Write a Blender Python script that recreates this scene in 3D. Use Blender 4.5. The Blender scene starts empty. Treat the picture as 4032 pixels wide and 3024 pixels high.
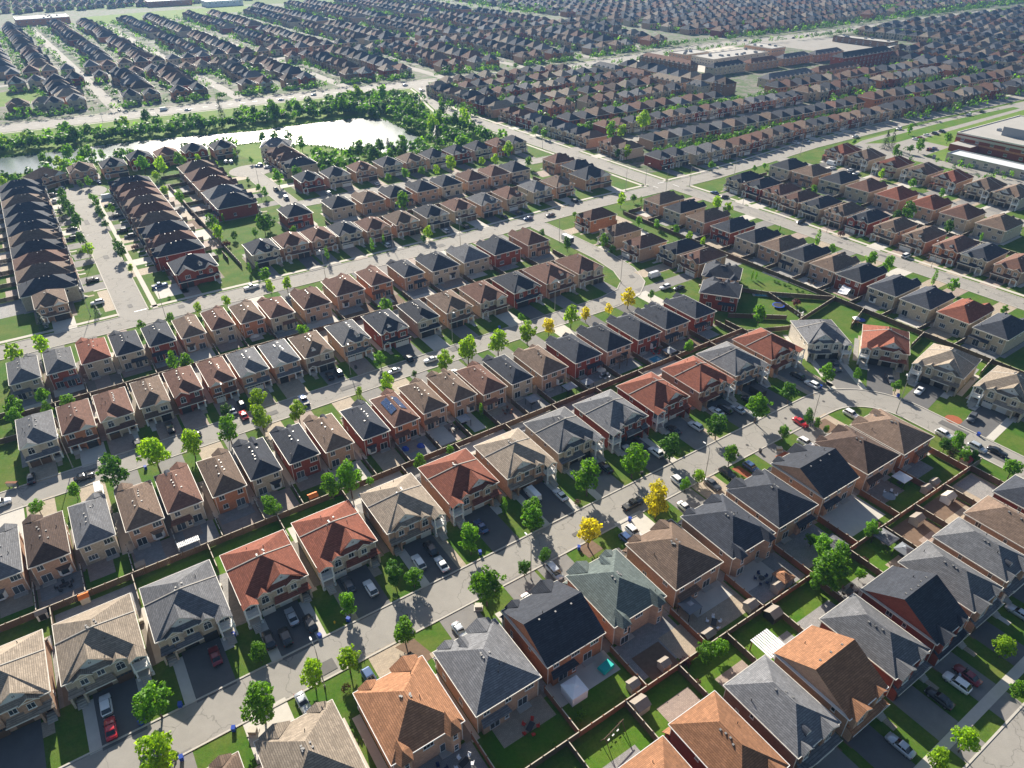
import bpy, math, random
from mathutils import Vector, Matrix
random.seed(7)
D2R = math.radians
SC = bpy.context.scene
COL = SC.collection

# ------------------------------------------------------------------ camera, sky, sun, exposure
def look(pitch, roll):
    f = Vector((0, math.cos(pitch), -math.sin(pitch))); r0 = Vector((1, 0, 0)); u0 = r0.cross(f)
    r = r0 * math.cos(roll) + u0 * math.sin(roll); u = r.cross(f)
    return Matrix((r, u, -f)).transposed()
cd = bpy.data.cameras.new('camera'); cam = bpy.data.objects.new('camera', cd); COL.objects.link(cam)
cd.sensor_fit = 'HORIZONTAL'; cd.sensor_width = 36; cd.lens = 36 * 2795 / 4032
cd.clip_start = 1; cd.clip_end = 9000
cam.matrix_world = Matrix.Translation((0, 0, 116)) @ look(D2R(33.13), D2R(-.6)).to_4x4()
SC.camera = cam
SUN_EL, SUN_AZ = D2R(26.5), D2R(109)          # azimuth: angle from +x of the direction towards the sun
wd = bpy.data.worlds.new('World'); SC.world = wd; wd.use_nodes = True
nt = wd.node_tree; bg = nt.nodes['Background']
sky = nt.nodes.new('ShaderNodeTexSky'); sky.sky_type = 'NISHITA'; sky.sun_disc = False
sky.sun_elevation = SUN_EL; sky.sun_rotation = D2R(90) - SUN_AZ; sky.air_density = 1.0; sky.dust_density = 1.2; sky.ozone_density = 1.5
nt.links.new(sky.outputs[0], bg.inputs[0]); bg.inputs[1].default_value = .052
sl = bpy.data.lights.new('sun', 'SUN'); sl.energy = 5.0; sl.angle = D2R(.5); sl.color = (1, .92, .79)
so = bpy.data.objects.new('sun', sl); COL.objects.link(so)
sd = Vector((math.cos(SUN_EL) * math.cos(SUN_AZ), math.cos(SUN_EL) * math.sin(SUN_AZ), math.sin(SUN_EL)))
so.rotation_euler = sd.to_track_quat('Z', 'Y').to_euler(); so.location = sd * 400
vs = SC.view_settings; vs.view_transform = 'Standard'; vs.look = 'None'; vs.gamma = 1; vs.use_curve_mapping = False
vs.exposure = 1.2
SC.cycles.max_bounces = 6; SC.cycles.diffuse_bounces = 3; SC.cycles.transparent_max_bounces = 4; SC.cycles.volume_bounces = 0
SC.cycles.use_denoising = True

# ------------------------------------------------------------------ plan coordinates: u along the streets, v across them
GA = D2R(33.4); CA, SA = math.cos(GA), math.sin(GA)
def P(u, v, z=0.): return Vector((u * CA - v * SA, u * SA + v * CA, z))
def PR(deg): return GA + D2R(deg)

# ------------------------------------------------------------------ materials
MATS = {}
def _new(name):
    m = bpy.data.materials.new(name); m.use_nodes = True
    n = m.node_tree.nodes; b = n['Principled BSDF']; return m, n, m.node_tree.links, b
def _mul(n, l, col, fac_out, lo, hi):
    r = n.new('ShaderNodeMapRange'); l.new(fac_out, r.inputs[0]); r.inputs[3].default_value = lo; r.inputs[4].default_value = hi
    x = n.new('ShaderNodeVectorMath'); x.operation = 'SCALE'; l.new(r.outputs[0], x.inputs['Scale'])
    if isinstance(col, tuple): x.inputs[0].default_value = col[:3]
    else: l.new(col, x.inputs[0])
    return x.outputs[0]
def _noise(n, l, vec, scale, detail=3, rough=.6):
    t = n.new('ShaderNodeTexNoise'); t.inputs['Scale'].default_value = scale; t.inputs['Detail'].default_value = detail; t.inputs['Roughness'].default_value = rough
    if vec is not None: l.new(vec, t.inputs['Vector'])
    return t.outputs[0]
def shingle(name, col):
    m, n, l, b = _new(name); tc = n.new('ShaderNodeTexCoord'); oi = n.new('ShaderNodeObjectInfo')
    off = n.new('ShaderNodeVectorMath'); off.operation = 'ADD'; l.new(tc.outputs['Object'], off.inputs[0])
    sc = n.new('ShaderNodeVectorMath'); sc.operation = 'SCALE'; sc.inputs[0].default_value = (37, 11, 0); l.new(oi.outputs['Random'], sc.inputs['Scale']); l.new(sc.outputs[0], off.inputs[1])
    c = _mul(n, l, col, oi.outputs['Random'], .84, 1.18)
    c = _mul(n, l, c, _noise(n, l, off.outputs[0], .45, 4), .78, 1.22)
    c = _mul(n, l, c, _noise(n, l, off.outputs[0], 3.2, 3, .75), .62, 1.38)
    st = n.new('ShaderNodeMapping'); st.inputs['Scale'].default_value = (1.1, 1.1, .16); l.new(off.outputs[0], st.inputs[0]); c = _mul(n, l, c, _noise(n, l, st.outputs[0], 1.3, 4, .7), .72, 1.28)
    # courses: thin darker joint every 15 cm of rise, tabs along the course
    sp = n.new('ShaderNodeSeparateXYZ'); l.new(tc.outputs['Object'], sp.inputs[0])
    ad = n.new('ShaderNodeMath'); ad.operation = 'ADD'; l.new(sp.outputs[0], ad.inputs[0]); l.new(sp.outputs[1], ad.inputs[1])
    cb = n.new('ShaderNodeCombineXYZ'); l.new(ad.outputs[0], cb.inputs[0]); l.new(sp.outputs[2], cb.inputs[1])
    bt = n.new('ShaderNodeTexBrick'); l.new(cb.outputs[0], bt.inputs['Vector']); bt.inputs['Scale'].default_value = 1; bt.inputs['Brick Width'].default_value = .9
    bt.inputs['Row Height'].default_value = .17; bt.inputs['Mortar Size'].default_value = .022
    for i, g in ((1, .82), (2, 1.18), (3, .55)): bt.inputs[i].default_value = (g, g, g, 1)
    mx = n.new('ShaderNodeVectorMath'); mx.operation = 'MULTIPLY'; l.new(c, mx.inputs[0]); l.new(bt.outputs[0], mx.inputs[1])
    l.new(mx.outputs[0], b.inputs['Base Color']); b.inputs['Roughness'].default_value = .92; b.inputs['Specular IOR Level'].default_value = .22
    return m
def brick(name, col, mortar=.85):
    m, n, l, b = _new(name); tc = n.new('ShaderNodeTexCoord'); oi = n.new('ShaderNodeObjectInfo')
    sp = n.new('ShaderNodeSeparateXYZ'); l.new(tc.outputs['Object'], sp.inputs[0])
    ad = n.new('ShaderNodeMath'); ad.operation = 'ADD'; l.new(sp.outputs[0], ad.inputs[0]); l.new(sp.outputs[1], ad.inputs[1])
    cb = n.new('ShaderNodeCombineXYZ'); l.new(ad.outputs[0], cb.inputs[0]); l.new(sp.outputs[2], cb.inputs[1])
    bt = n.new('ShaderNodeTexBrick'); l.new(cb.outputs[0], bt.inputs['Vector']); bt.inputs['Scale'].default_value = 1; bt.inputs['Brick Width'].default_value = .42
    bt.inputs['Row Height'].default_value = .14; bt.inputs['Mortar Size'].default_value = .018
    for i, g in ((1, .78), (2, 1.2), (3, 1.25 * mortar)): bt.inputs[i].default_value = (g, g, g, 1)
    c = _mul(n, l, col, oi.outputs['Random'], .88, 1.12)
    c = _mul(n, l, c, _noise(n, l, tc.outputs['Object'], .8, 4), .82, 1.18)
    mx = n.new('ShaderNodeVectorMath'); mx.operation = 'MULTIPLY'; l.new(c, mx.inputs[0]); l.new(bt.outputs[0], mx.inputs[1])
    l.new(mx.outputs[0], b.inputs['Base Color']); b.inputs['Roughness'].default_value = .9
    return m
def plain(name, col, rough=.8, var=.12, scale=1.5, metal=0., spec=.4, rnd=0., world=False, fine=0.):
    m, n, l, b = _new(name); tc = n.new('ShaderNodeTexCoord')
    if world: g = n.new('ShaderNodeNewGeometry'); vec = g.outputs['Position']
    else: vec = tc.outputs['Object']
    c = _mul(n, l, col, _noise(n, l, vec, scale, 5), 1 - var * 1.6, 1 + var * 1.6)
    if fine: c = _mul(n, l, c, _noise(n, l, vec, scale * 14, 2), 1 - fine, 1 + fine)
    if rnd:
        oi = n.new('ShaderNodeObjectInfo'); c = _mul(n, l, c, oi.outputs['Random'], 1 - rnd, 1 + rnd)
    l.new(c, b.inputs['Base Color']); b.inputs['Roughness'].default_value = rough; b.inputs['Metallic'].default_value = metal; b.inputs['Specular IOR Level'].default_value = spec
    return m
def roadmat(name, col):
    m, n, l, b = _new(name); g = n.new('ShaderNodeNewGeometry'); v = g.outputs['Position']
    c = _mul(n, l, col, _noise(n, l, v, .07, 4, .7), .84, 1.16); c = _mul(n, l, c, _noise(n, l, v, .5, 4, .7), .86, 1.14); c = _mul(n, l, c, _noise(n, l, v, 6, 2, .7), .88, 1.12)
    wv = n.new('ShaderNodeVectorMath'); wv.operation = 'ADD'; ns = n.new('ShaderNodeTexNoise'); ns.inputs['Scale'].default_value = .35; ns.inputs['Detail'].default_value = 4; l.new(v, ns.inputs['Vector']); sc = n.new('ShaderNodeVectorMath'); sc.operation = 'SCALE'; sc.inputs['Scale'].default_value = 5; l.new(ns.outputs['Color'], sc.inputs[0]); l.new(v, wv.inputs[0]); l.new(sc.outputs[0], wv.inputs[1])
    vo = n.new('ShaderNodeTexVoronoi'); vo.feature = 'DISTANCE_TO_EDGE'; vo.inputs['Scale'].default_value = .11; l.new(wv.outputs[0], vo.inputs['Vector'])
    r = n.new('ShaderNodeMapRange'); l.new(vo.outputs['Distance'], r.inputs[0]); r.inputs[1].default_value = .004; r.inputs[2].default_value = .014; r.inputs[3].default_value = .68; r.inputs[4].default_value = 1
    x = n.new('ShaderNodeVectorMath'); x.operation = 'SCALE'; l.new(c, x.inputs[0]); l.new(r.outputs[0], x.inputs['Scale'])
    l.new(x.outputs[0], b.inputs['Base Color']); b.inputs['Roughness'].default_value = .9; b.inputs['Specular IOR Level'].default_value = .3; return m
def grassmat(name, col, dry):
    m, n, l, b = _new(name); g = n.new('ShaderNodeNewGeometry'); v = g.outputs['Position']
    mx = n.new('ShaderNodeMix'); mx.data_type = 'RGBA'
    r = n.new('ShaderNodeMapRange'); l.new(_noise(n, l, v, .13, 5, .7), r.inputs[0]); r.inputs[1].default_value = .38; r.inputs[2].default_value = .72
    l.new(r.outputs[0], mx.inputs['Factor']); mx.inputs['A'].default_value = col + (1,); mx.inputs['B'].default_value = dry + (1,)
    c = _mul(n, l, mx.outputs['Result'], _noise(n, l, v, 1.7, 4, .7), .55, 1.45); c = _mul(n, l, c, _noise(n, l, v, 9, 2, .7), .6, 1.4)
    l.new(c, b.inputs['Base Color']); b.inputs['Roughness'].default_value = .95; b.inputs['Specular IOR Level'].default_value = .15
    bp = n.new('ShaderNodeBump'); bp.inputs['Strength'].default_value = .6; bp.inputs['Distance'].default_value = .12; l.new(_noise(n, l, v, 7, 3), bp.inputs['Height']); l.new(bp.outputs[0], b.inputs['Normal'])
    return m
def leafmat(name, col, trans=.45):
    m, n, l, b = _new(name); g = n.new('ShaderNodeNewGeometry'); oi = n.new('ShaderNodeObjectInfo')
    c = _mul(n, l, col, g.outputs['Random Per Island'], .55, 1.5); c = _mul(n, l, c, oi.outputs['Random'], .8, 1.2)
    l.new(c, b.inputs['Base Color']); b.inputs['Roughness'].default_value = .55; b.inputs['Specular IOR Level'].default_value = .25
    t = n.new('ShaderNodeBsdfTranslucent'); t2 = n.new('ShaderNodeVectorMath'); t2.operation = 'MULTIPLY'; l.new(c, t2.inputs[0]); t2.inputs[1].default_value = (1.7, 1.55, .55); l.new(t2.outputs[0], t.inputs[0])
    mx = n.new('ShaderNodeMixShader'); mx.inputs[0].default_value = trans; l.new(b.outputs[0], mx.inputs[1]); l.new(t.outputs[0], mx.inputs[2])
    l.new(mx.outputs[0], n['Material Output'].inputs[0]); return m
def paver(name, c1, c2, bw=.5, rh=.25):
    m, n, l, b = _new(name); g = n.new('ShaderNodeNewGeometry')
    mp = n.new('ShaderNodeMapping'); mp.inputs['Rotation'].default_value = (0, 0, -GA); l.new(g.outputs['Position'], mp.inputs[0])
    bt = n.new('ShaderNodeTexBrick'); l.new(mp.outputs[0], bt.inputs['Vector']); bt.inputs['Scale'].default_value = 1; bt.inputs['Brick Width'].default_value = bw; bt.inputs['Row Height'].default_value = rh; bt.inputs['Mortar Size'].default_value = .02
    bt.inputs[1].default_value = c1 + (1,); bt.inputs[2].default_value = c2 + (1,); bt.inputs[3].default_value = tuple(x * .55 for x in c1) + (1,)
    c = _mul(n, l, bt.outputs[0], _noise(n, l, g.outputs['Position'], .7, 4), .75, 1.25)
    l.new(c, b.inputs['Base Color']); b.inputs['Roughness'].default_value = .85; return m
def glassmat(name, col, rough=.06):
    m, n, l, b = _new(name); oi = n.new('ShaderNodeObjectInfo')
    c = _mul(n, l, col, oi.outputs['Random'], .4, 2.2); l.new(c, b.inputs['Base Color']); b.inputs['Roughness'].default_value = rough; b.inputs['Specular IOR Level'].default_value = .8
    return m
def paint(name, col, metal=.0):
    m, n, l, b = _new(name); b.inputs['Base Color'].default_value = col + (1,); b.inputs['Roughness'].default_value = .28; b.inputs['Metallic'].default_value = metal
    b.inputs['Coat Weight'].default_value = .8; b.inputs['Coat Roughness'].default_value = .05; return m
ROOF = {k: shingle('shingle_' + k, c) for k, c in dict(r=(.225, .078, .050), o=(.31, .155, .085), k=(.050, .056, .072), g=(.15, .153, .165), t=(.29, .24, .19), b=(.185, .13, .098), d=(.085, .057, .046), n=(.125, .155, .15), q=(.165, .088, .066)).items()}
WALL = {k: brick('brick_' + k, c) for k, c in dict(y=(.47, .39, .29), p=(.46, .285, .19), x=(.25, .055, .032), o=(.44, .175, .085), w=(.6, .54, .46), d=(.24, .14, .095)).items()}
RN = dict(r='red-brown', o='orange-brown', k='charcoal', g='grey', t='tan', b='brown', d='dark brown', n='green-grey', q='dull red')
WN = dict(y='beige brick', p='pinkish brick', x='dark red brick', o='orange brick', w='cream', d='brown brick')
MT = dict(
    trim=plain('cream_trim', (.74, .70, .62), .5, .05, rnd=.06), white=plain('white_paint', (.80, .80, .78), .45, .04), siding=plain('pale_siding', (.62, .64, .64), .6, .05, 2),
    glass=glassmat('window_glass', (.035, .045, .055)), frame=plain('white_window_frame', (.78, .77, .73), .4, .03), gdoor=plain('dark_garage_door', (.03, .028, .028), .45, .1), gdoorw=plain('white_garage_door', (.68, .66, .62), .5, .05), gdoorb=plain('brown_garage_door', (.13, .075, .045), .5, .1),
    door=plain('dark_front_door', (.05, .03, .025), .4, .1), stone=plain('stone_step', (.42, .39, .35), .85, .12, 3), vent=plain('roof_vent_metal', (.24, .235, .23), .45, .1, metal=.3), pipe=plain('black_pipe', (.02, .02, .022), .5, .1),
    rail=plain('white_railing', (.72, .71, .69), .45, .04), road=roadmat('worn_asphalt', (.285, .268, .242)), tar=plain('tar_patch', (.12, .115, .11), .85, .12, .8, world=True, fine=.1), iron=plain('cast_iron', (.09, .085, .08), .7, .15, 4), kerb=plain('concrete_kerb', (.46, .43, .38), .9, .1, 1, world=True), walk=plain('concrete_walk', (.50, .46, .40), .9, .1, .9, world=True, fine=.06),
    drive=plain('dark_asphalt_drive', (.115, .112, .112), .88, .14, .5, world=True, fine=.14), drive2=plain('grey_asphalt_drive', (.20, .19, .18), .9, .14, .5, world=True, fine=.12), conc=plain('concrete_slab', (.50, .47, .42), .88, .09, .6, world=True, fine=.05),
    pav1=paver('tan_pavers', (.42, .34, .25), (.34, .28, .21)), pav2=paver('grey_pavers', (.30, .29, .28), (.24, .235, .23)), pav3=paver('pink_pavers', (.36, .28, .23), (.29, .22, .185)),
    yard=None,
    soil=plain('bare_soil', (.16, .105, .07), .95, .25, 1.2, world=True), gravel=plain('side_yard_gravel', (.21, .185, .155), .95, .18, 1.2, world=True, fine=.2), mulch=plain('red_mulch', (.30, .085, .035), .95, .2, 3, world=True),
    grass=grassmat('lawn_grass', (.05, .125, .010), (.125, .15, .03)), lawn=grassmat('mown_grass', (.058, .15, .009), (.125, .17, .025)), meadow=grassmat('meadow_grass', (.09, .18, .02), (.17, .22, .04)), reed=grassmat('reed_grass', (.06, .16, .015), (.08, .16, .02)),
    wood=plain('brown_fence_wood', (.115, .075, .05), .9, .22, 2.2, rnd=.16), wood2=plain('red_cedar_wood', (.25, .10, .05), .9, .2, 2.2, rnd=.14), wood3=plain('grey_fence_wood', (.21, .18, .15), .9, .2, 2.2, rnd=.14), cap=plain('pale_fence_cap', (.52, .46, .37), .85, .15, 2),
    bark=plain('tree_bark', (.11, .08, .058), .95, .25, 6), solar=plain('solar_cell', (.035, .075, .19), .16, .1, 5, spec=.8), shedw=plain('beige_vinyl', (.46, .42, .35), .6, .06), shedr=plain('grey_brown_shed_roof', (.25, .215, .18), .8, .12), canvas=plain('white_canvas', (.80, .80, .82), .75, .04), gaz=plain('grey_metal_roof', (.20, .22, .25), .5, .1, rnd=.3), dark=plain('dark_metal', (.035, .033, .033), .5, .1),
    tyre=plain('tyre_rubber', (.018, .018, .018), .85, .1), rim=plain('alloy_rim', (.42, .42, .43), .3, .05, metal=.8), cglass=glassmat('car_glass', (.012, .014, .017), .04), light=plain('lamp_lens', (.75, .76, .78), .15, .02), tail=plain('tail_lens', (.35, .012, .012), .2, .05), bumper=plain('black_plastic', (.03, .03, .031), .6, .1),
    blue=plain('blue_bin_plastic', (.02, .07, .42), .45, .08), teal=plain('teal_cover', (.01, .47, .42), .6, .06), redc=plain('red_cushion', (.55, .045, .025), .7, .1), yel=plain('yellow_paint', (.75, .47, .03), .5, .08), orange=plain('orange_roof', (.75, .19, .03), .6, .1), poolw=plain('pool_water', (.03, .28, .42), .06, .08, spec=.7), poleg=plain('galvanised_pole', (.38, .36, .33), .5, .08, metal=.3), redm=plain('bright_red_roof', (.42, .05, .05), .7, .1), flat=plain('pale_flat_roof', (.36, .345, .32), .8, .08, .1), navy=plain('navy_cushion', (.03, .04, .10), .8, .1), skin=plain('skin', (.45, .27, .19), .6, .05), shirt=plain('pale_blue_shirt', (.45, .55, .75), .8, .08), jean=plain('dark_jeans', (.03, .035, .06), .85, .1),
    bush=leafmat('bush_leaf', (.05, .125, .014), .35), leafm=leafmat('mid_green_leaf', (.105, .25, .014), .5), leafl=leafmat('light_green_leaf', (.21, .36, .012), .55), leafy=leafmat('yellow_leaf', (.52, .49, .02), .55), leafd=leafmat('dark_green_leaf', (.055, .15, .014), .42), leafc=leafmat('conifer_needle', (.022, .055, .022), .15), leafp=leafmat('purple_leaf', (.075, .018, .022), .3))
CARP = dict(white=paint('white_car_paint', (.80, .80, .80)), silver=paint('silver_car_paint', (.48, .51, .55), .35), black=paint('black_car_paint', (.012, .013, .016)), red=paint('red_car_paint', (.50, .012, .02)), dred=paint('dark_red_car_paint', (.22, .012, .02)), grey=paint('grey_car_paint', (.10, .105, .115), .2), blue=paint('blue_car_paint', (.06, .11, .24), .2))

# ------------------------------------------------------------------ mesh building
class MB:
    def __init__(s): s.v, s.f, s.m = [], [], []
    def poly(s, pts, m=0):
        i = len(s.v); s.v += [tuple(p) for p in pts]; s.f.append(tuple(range(i, i + len(pts)))); s.m.append(m); return s
    def box(s, x0, x1, y0, y1, z0, z1, m=0, top=None, bottom=True):
        i = len(s.v); s.v += [(x0, y0, z0), (x1, y0, z0), (x1, y1, z0), (x0, y1, z0), (x0, y0, z1), (x1, y0, z1), (x1, y1, z1), (x0, y1, z1)]
        fs = [(0, 1, 5, 4), (1, 2, 6, 5), (2, 3, 7, 6), (3, 0, 4, 7), (4, 5, 6, 7)] + ([(3, 2, 1, 0)] if bottom else [])
        for k, f in enumerate(fs): s.f.append(tuple(i + a for a in f)); s.m.append(top if (top is not None and k == 4) else m)
        return s
    def prism(s, poly2, z0, z1, m=0):
        n = len(poly2); i = len(s.v); s.v += [(x, y, z0) for x, y in poly2] + [(x, y, z1) for x, y in poly2]
        s.f.append(tuple(i + k for k in range(n - 1, -1, -1))); s.m.append(m); s.f.append(tuple(i + n + k for k in range(n))); s.m.append(m)
        for k in range(n): s.f.append((i + k, i + (k + 1) % n, i + n + (k + 1) % n, i + n + k)); s.m.append(m)
        return s
    def tube(s, p0, p1, r0, r1=None, n=8, m=0, caps=True):
        r1 = r0 if r1 is None else r1; p0, p1 = Vector(p0), Vector(p1); d = (p1 - p0).normalized(); a = d.orthogonal().normalized(); b = d.cross(a); i = len(s.v)
        for p, r in ((p0, r0), (p1, r1)):
            for k in range(n):
                t = 2 * math.pi * k / n; s.v.append(tuple(p + (a * math.cos(t) + b * math.sin(t)) * r))
        for k in range(n): s.f.append((i + k, i + (k + 1) % n, i + n + (k + 1) % n, i + n + k)); s.m.append(m)
        if caps: s.f.append(tuple(i + k for k in range(n - 1, -1, -1))); s.m.append(m); s.f.append(tuple(i + n + k for k in range(n))); s.m.append(m)
        return s
    def mesh(s, name, mats, smooth=False):
        me = bpy.data.meshes.new(name); me.from_pydata(s.v, [], s.f)
        for m in mats: me.materials.append(m)
        if len(mats) > 1: me.polygons.foreach_set('material_index', s.m)
        if smooth: me.polygons.foreach_set('use_smooth', [True] * len(s.f))
        me.update(); return me
    def obj(s, name, mats, parent=None, smooth=False, **kw):
        return put(name, s.mesh(name, mats if isinstance(mats, (list, tuple)) else [mats], smooth), parent, **kw)
def put(name, me, parent=None, loc=(0, 0, 0), rz=0., scale=None, rot=None):
    o = bpy.data.objects.new(name, me); COL.objects.link(o); o.parent = parent; o.location = loc
    if rot is not None: o.rotation_euler = rot
    elif rz: o.rotation_euler = (0, 0, rz)
    if scale is not None: o.scale = scale if not isinstance(scale, (int, float)) else (scale,) * 3
    return o
def empty(name, loc, rz=0.): return put(name, None, None, loc, rz)
def setmat(o, i, mat):
    sl = o.material_slots[i]; sl.link = 'OBJECT'; sl.material = mat
ORD = 'zeroth first second third fourth fifth sixth seventh eighth ninth tenth eleventh twelfth thirteenth fourteenth fifteenth sixteenth seventeenth eighteenth nineteenth twentieth'.split()
def ordn(i): return ORD[i] if i < len(ORD) else '%d%s' % (i, {1: 'st', 2: 'nd', 3: 'rd'}.get(i % 10 if i % 100 not in (11, 12, 13) else 0, 'th'))
def tag(o, label, cat, group=None):
    o['label'] = label; o['category'] = cat
    if group: o['group'] = group
    return o
def struct(o): o['kind'] = 'structure'; return o
QUEUE = []                                   # things whose label counts along their street: (object, description, category, group, u, v)
def later(o, desc, cat, group, u, v): QUEUE.append((o, desc, cat, group, u, v)); return o
# ------------------------------------------------------------------ ground, streets, kerbs, pavements
def sheet(name, uvs, z, mat):
    o = MB().poly([P(u, v, z) for u, v in uvs]).obj(name, mat); return struct(o)
def rect(u0, u1, v0, v1): return [(u0, v0), (u1, v0), (u1, v1), (u0, v1)]
g = MB(); g.poly([(-1500, -60, 0), (2100, -60, 0), (2100, 2900, 0), (-1500, 2900, 0)]); struct(g.obj('ground', MT['grass']))
def arc(cu, cv, r, a0, a1, n=9): return [(cu + r * math.cos(D2R(a0 + (a1 - a0) * k / n)), cv + r * math.sin(D2R(a0 + (a1 - a0) * k / n))) for k in range(n + 1)]
ROADS = {
    'near_street': ([(-84.1, 89.8), (55.7, 89.9), (132.5, 90.3), (162.6, 90.3)] + arc(164.4, 72.6, 17.6, 84, 0) + [(182.8, -18.2)], 8.7),
    'second_street': ([(-84.5, 174.4), (25.2, 174), (77.5, 174.3), (127, 174), (157, 173.7), (168.2, 175.9), (175.9, 181.8), (180.3, 192.1), (182.2, 207.1), (181.1, 254)], 8.6),
    'third_street': ([(-85, 259.1), (-5.2, 257.3), (33.8, 257.2), (103.7, 256.1), (141.3, 256.1), (184.7, 258), (221.1, 259.5), (269.6, 258.7), (301.4, 258.4), (344.8, 261.8), (392.6, 266.3), (446.2, 266.9), (500.5, 267), (607.4, 262.3), (901.2, 256.4)], 10.5),
    'pond_street': ([(12.4, 257.9), (12.5, 292.4), (12.4, 417.7)], 9.4),
    'court_street': ([(98, 337.8), (97.7, 405.9)], 8.8),
    'north_street': ([(99.3, 342.5), (182.7, 338.7), (264.6, 335.1)], 8.8),
    'cross_street': ([(267.4, 257.4), (260.7, 480.8), (267.4, 505.1), (281.7, 549.6), (289.2, 583.9)], 11.5),
    'east_street': ([(271.3, 260), (274, 199.2), (274.1, 152.8), (276.4, 106), (278.5, 21.2)], 9.2),
    'low_street': ([(-42.7, 5.7), (179.5, 7.9)], 9.0),
    'school_street': ([(364.6, 21.9), (355.9, 264.1)], 8.8),
    'terrace_street': ([(265.3, 342.3), (710.6, 321)], 8.8),
    'upper_street': ([(310.5, 407), (440.7, 398.7)], 8.8),
    'arterial_road': ([(-87, 617.5), (62, 604), (256.2, 587.9), (380.7, 574.1), (478.5, 572.2), (655.5, 586.4), (802.2, 576.6), (970.1, 579.9), (1250.1, 577.4)], 25),
}
def offs(pts, d):
    out = []
    for i, p in enumerate(pts):
        a = Vector(pts[max(i - 1, 0)]); b = Vector(pts[min(i + 1, len(pts) - 1)]); t = (b - a).normalized(); out.append((p[0] - t.y * d, p[1] + t.x * d))
    return out
def resample(pts, step=2.5):
    out = [Vector(pts[0])]
    for a, b in zip(pts, pts[1:]):
        a, b = Vector(a), Vector(b); n = max(1, int((b - a).length / step)); out += [a.lerp(b, k / n) for k in range(1, n + 1)]
    return out
def segdist(p, pts):
    best = 1e9
    for a, b in zip(pts, pts[1:]):
        ax, ay = a; dx, dy = b[0] - ax, b[1] - ay; L = dx * dx + dy * dy or 1e-9
        t = max(0, min(1, ((p[0] - ax) * dx + (p[1] - ay) * dy) / L)); best = min(best, math.hypot(p[0] - ax - t * dx, p[1] - ay - t * dy))
    return best
def onroad(p, skip=None, pad=0.):
    for n, (pts, w) in ROADS.items():
        if n != skip and segdist(p, pts) < w / 2 + pad: return n
    return None
def strip(mb, pts, d0, d1, z, skip=None, zt=None, pad=0.):
    """ribbon between two offsets of a line; pieces that would lie on another street are left out"""
    rs = resample(pts); L = offs([tuple(p) for p in rs], d0); R = offs([tuple(p) for p in rs], d1)
    for i in range(len(rs) - 1):
        mid = ((L[i][0] + R[i + 1][0]) / 2, (L[i][1] + R[i + 1][1]) / 2)
        if skip is not None and onroad(mid, skip, pad): continue
        a, b, c, d = P(*R[i], z), P(*R[i + 1], z), P(*L[i + 1], z), P(*L[i], z)
        mb.poly([a, b, c, d])
        if zt:
            for q, r in ((a, b), (c, d)): mb.poly([q, r, r - Vector((0, 0, zt)), q - Vector((0, 0, zt))])
for k, (n, (pts, w)) in enumerate(ROADS.items()):
    mb = MB(); strip(mb, pts, w / 2, -w / 2, .012 + .004 * k); struct(mb.obj(n, MT['road']))
    mb = MB()
    for s in (1, -1): strip(mb, pts, s * (w / 2 + .34 * (s > 0)), s * (w / 2 + .34 * (s < 0)), .13, n, .13)
    struct(mb.obj('kerb', MT['kerb']))
WALKS = [('third_street', 1), ('pond_street', -1), ('cross_street', 1), ('cross_street', -1), ('east_street', 1), ('low_street', 1), ('arterial_road', -1), ('arterial_road', 1)]
for n, s in WALKS:
    pts, w = ROADS[n]; mb = MB(); o = w / 2 + (2.6 if n != 'low_street' else 4.0)
    strip(mb, pts, s * o + .85, s * o - .85, .055, n, .05, .2); struct(mb.obj('sidewalk', MT['walk']))
# painted lines and the worn patches beside them
mb = MB()
for u, v0, v1 in ((14.6, 269.4, 269.9), (22.2, 269.4, 269.9)): pass
mb.poly([P(*q, .09) for q in rect(12.7, 16.8, 263.8, 264.3)]); mb.poly([P(*q, .09) for q in rect(262.2, 262.6, 259.2, 263.1)]); mb.poly([P(*q, .09) for q in rect(272.5, 272.9, 254.8, 259)]); mb.poly([P(*q, .09) for q in rect(267.4, 271.9, 264.6, 265.1)])
for a_, b_ in zip(ROADS['arterial_road'][0], ROADS['arterial_road'][0][1:]):
    for q in resample([a_, b_], 9)[:-1]:
        t_ = (Vector(b_) - Vector(a_)).normalized(); n_ = Vector((-t_.y, t_.x)) * .1; e_ = q + t_ * 4; mb.poly([P(q.x + n_.x, q.y + n_.y, .09), P(q.x - n_.x, q.y - n_.y, .09), P(e_.x - n_.x, e_.y - n_.y, .09), P(e_.x + n_.x, e_.y + n_.y, .09)])
struct(mb.obj('road_marking', MT['white']))
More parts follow.
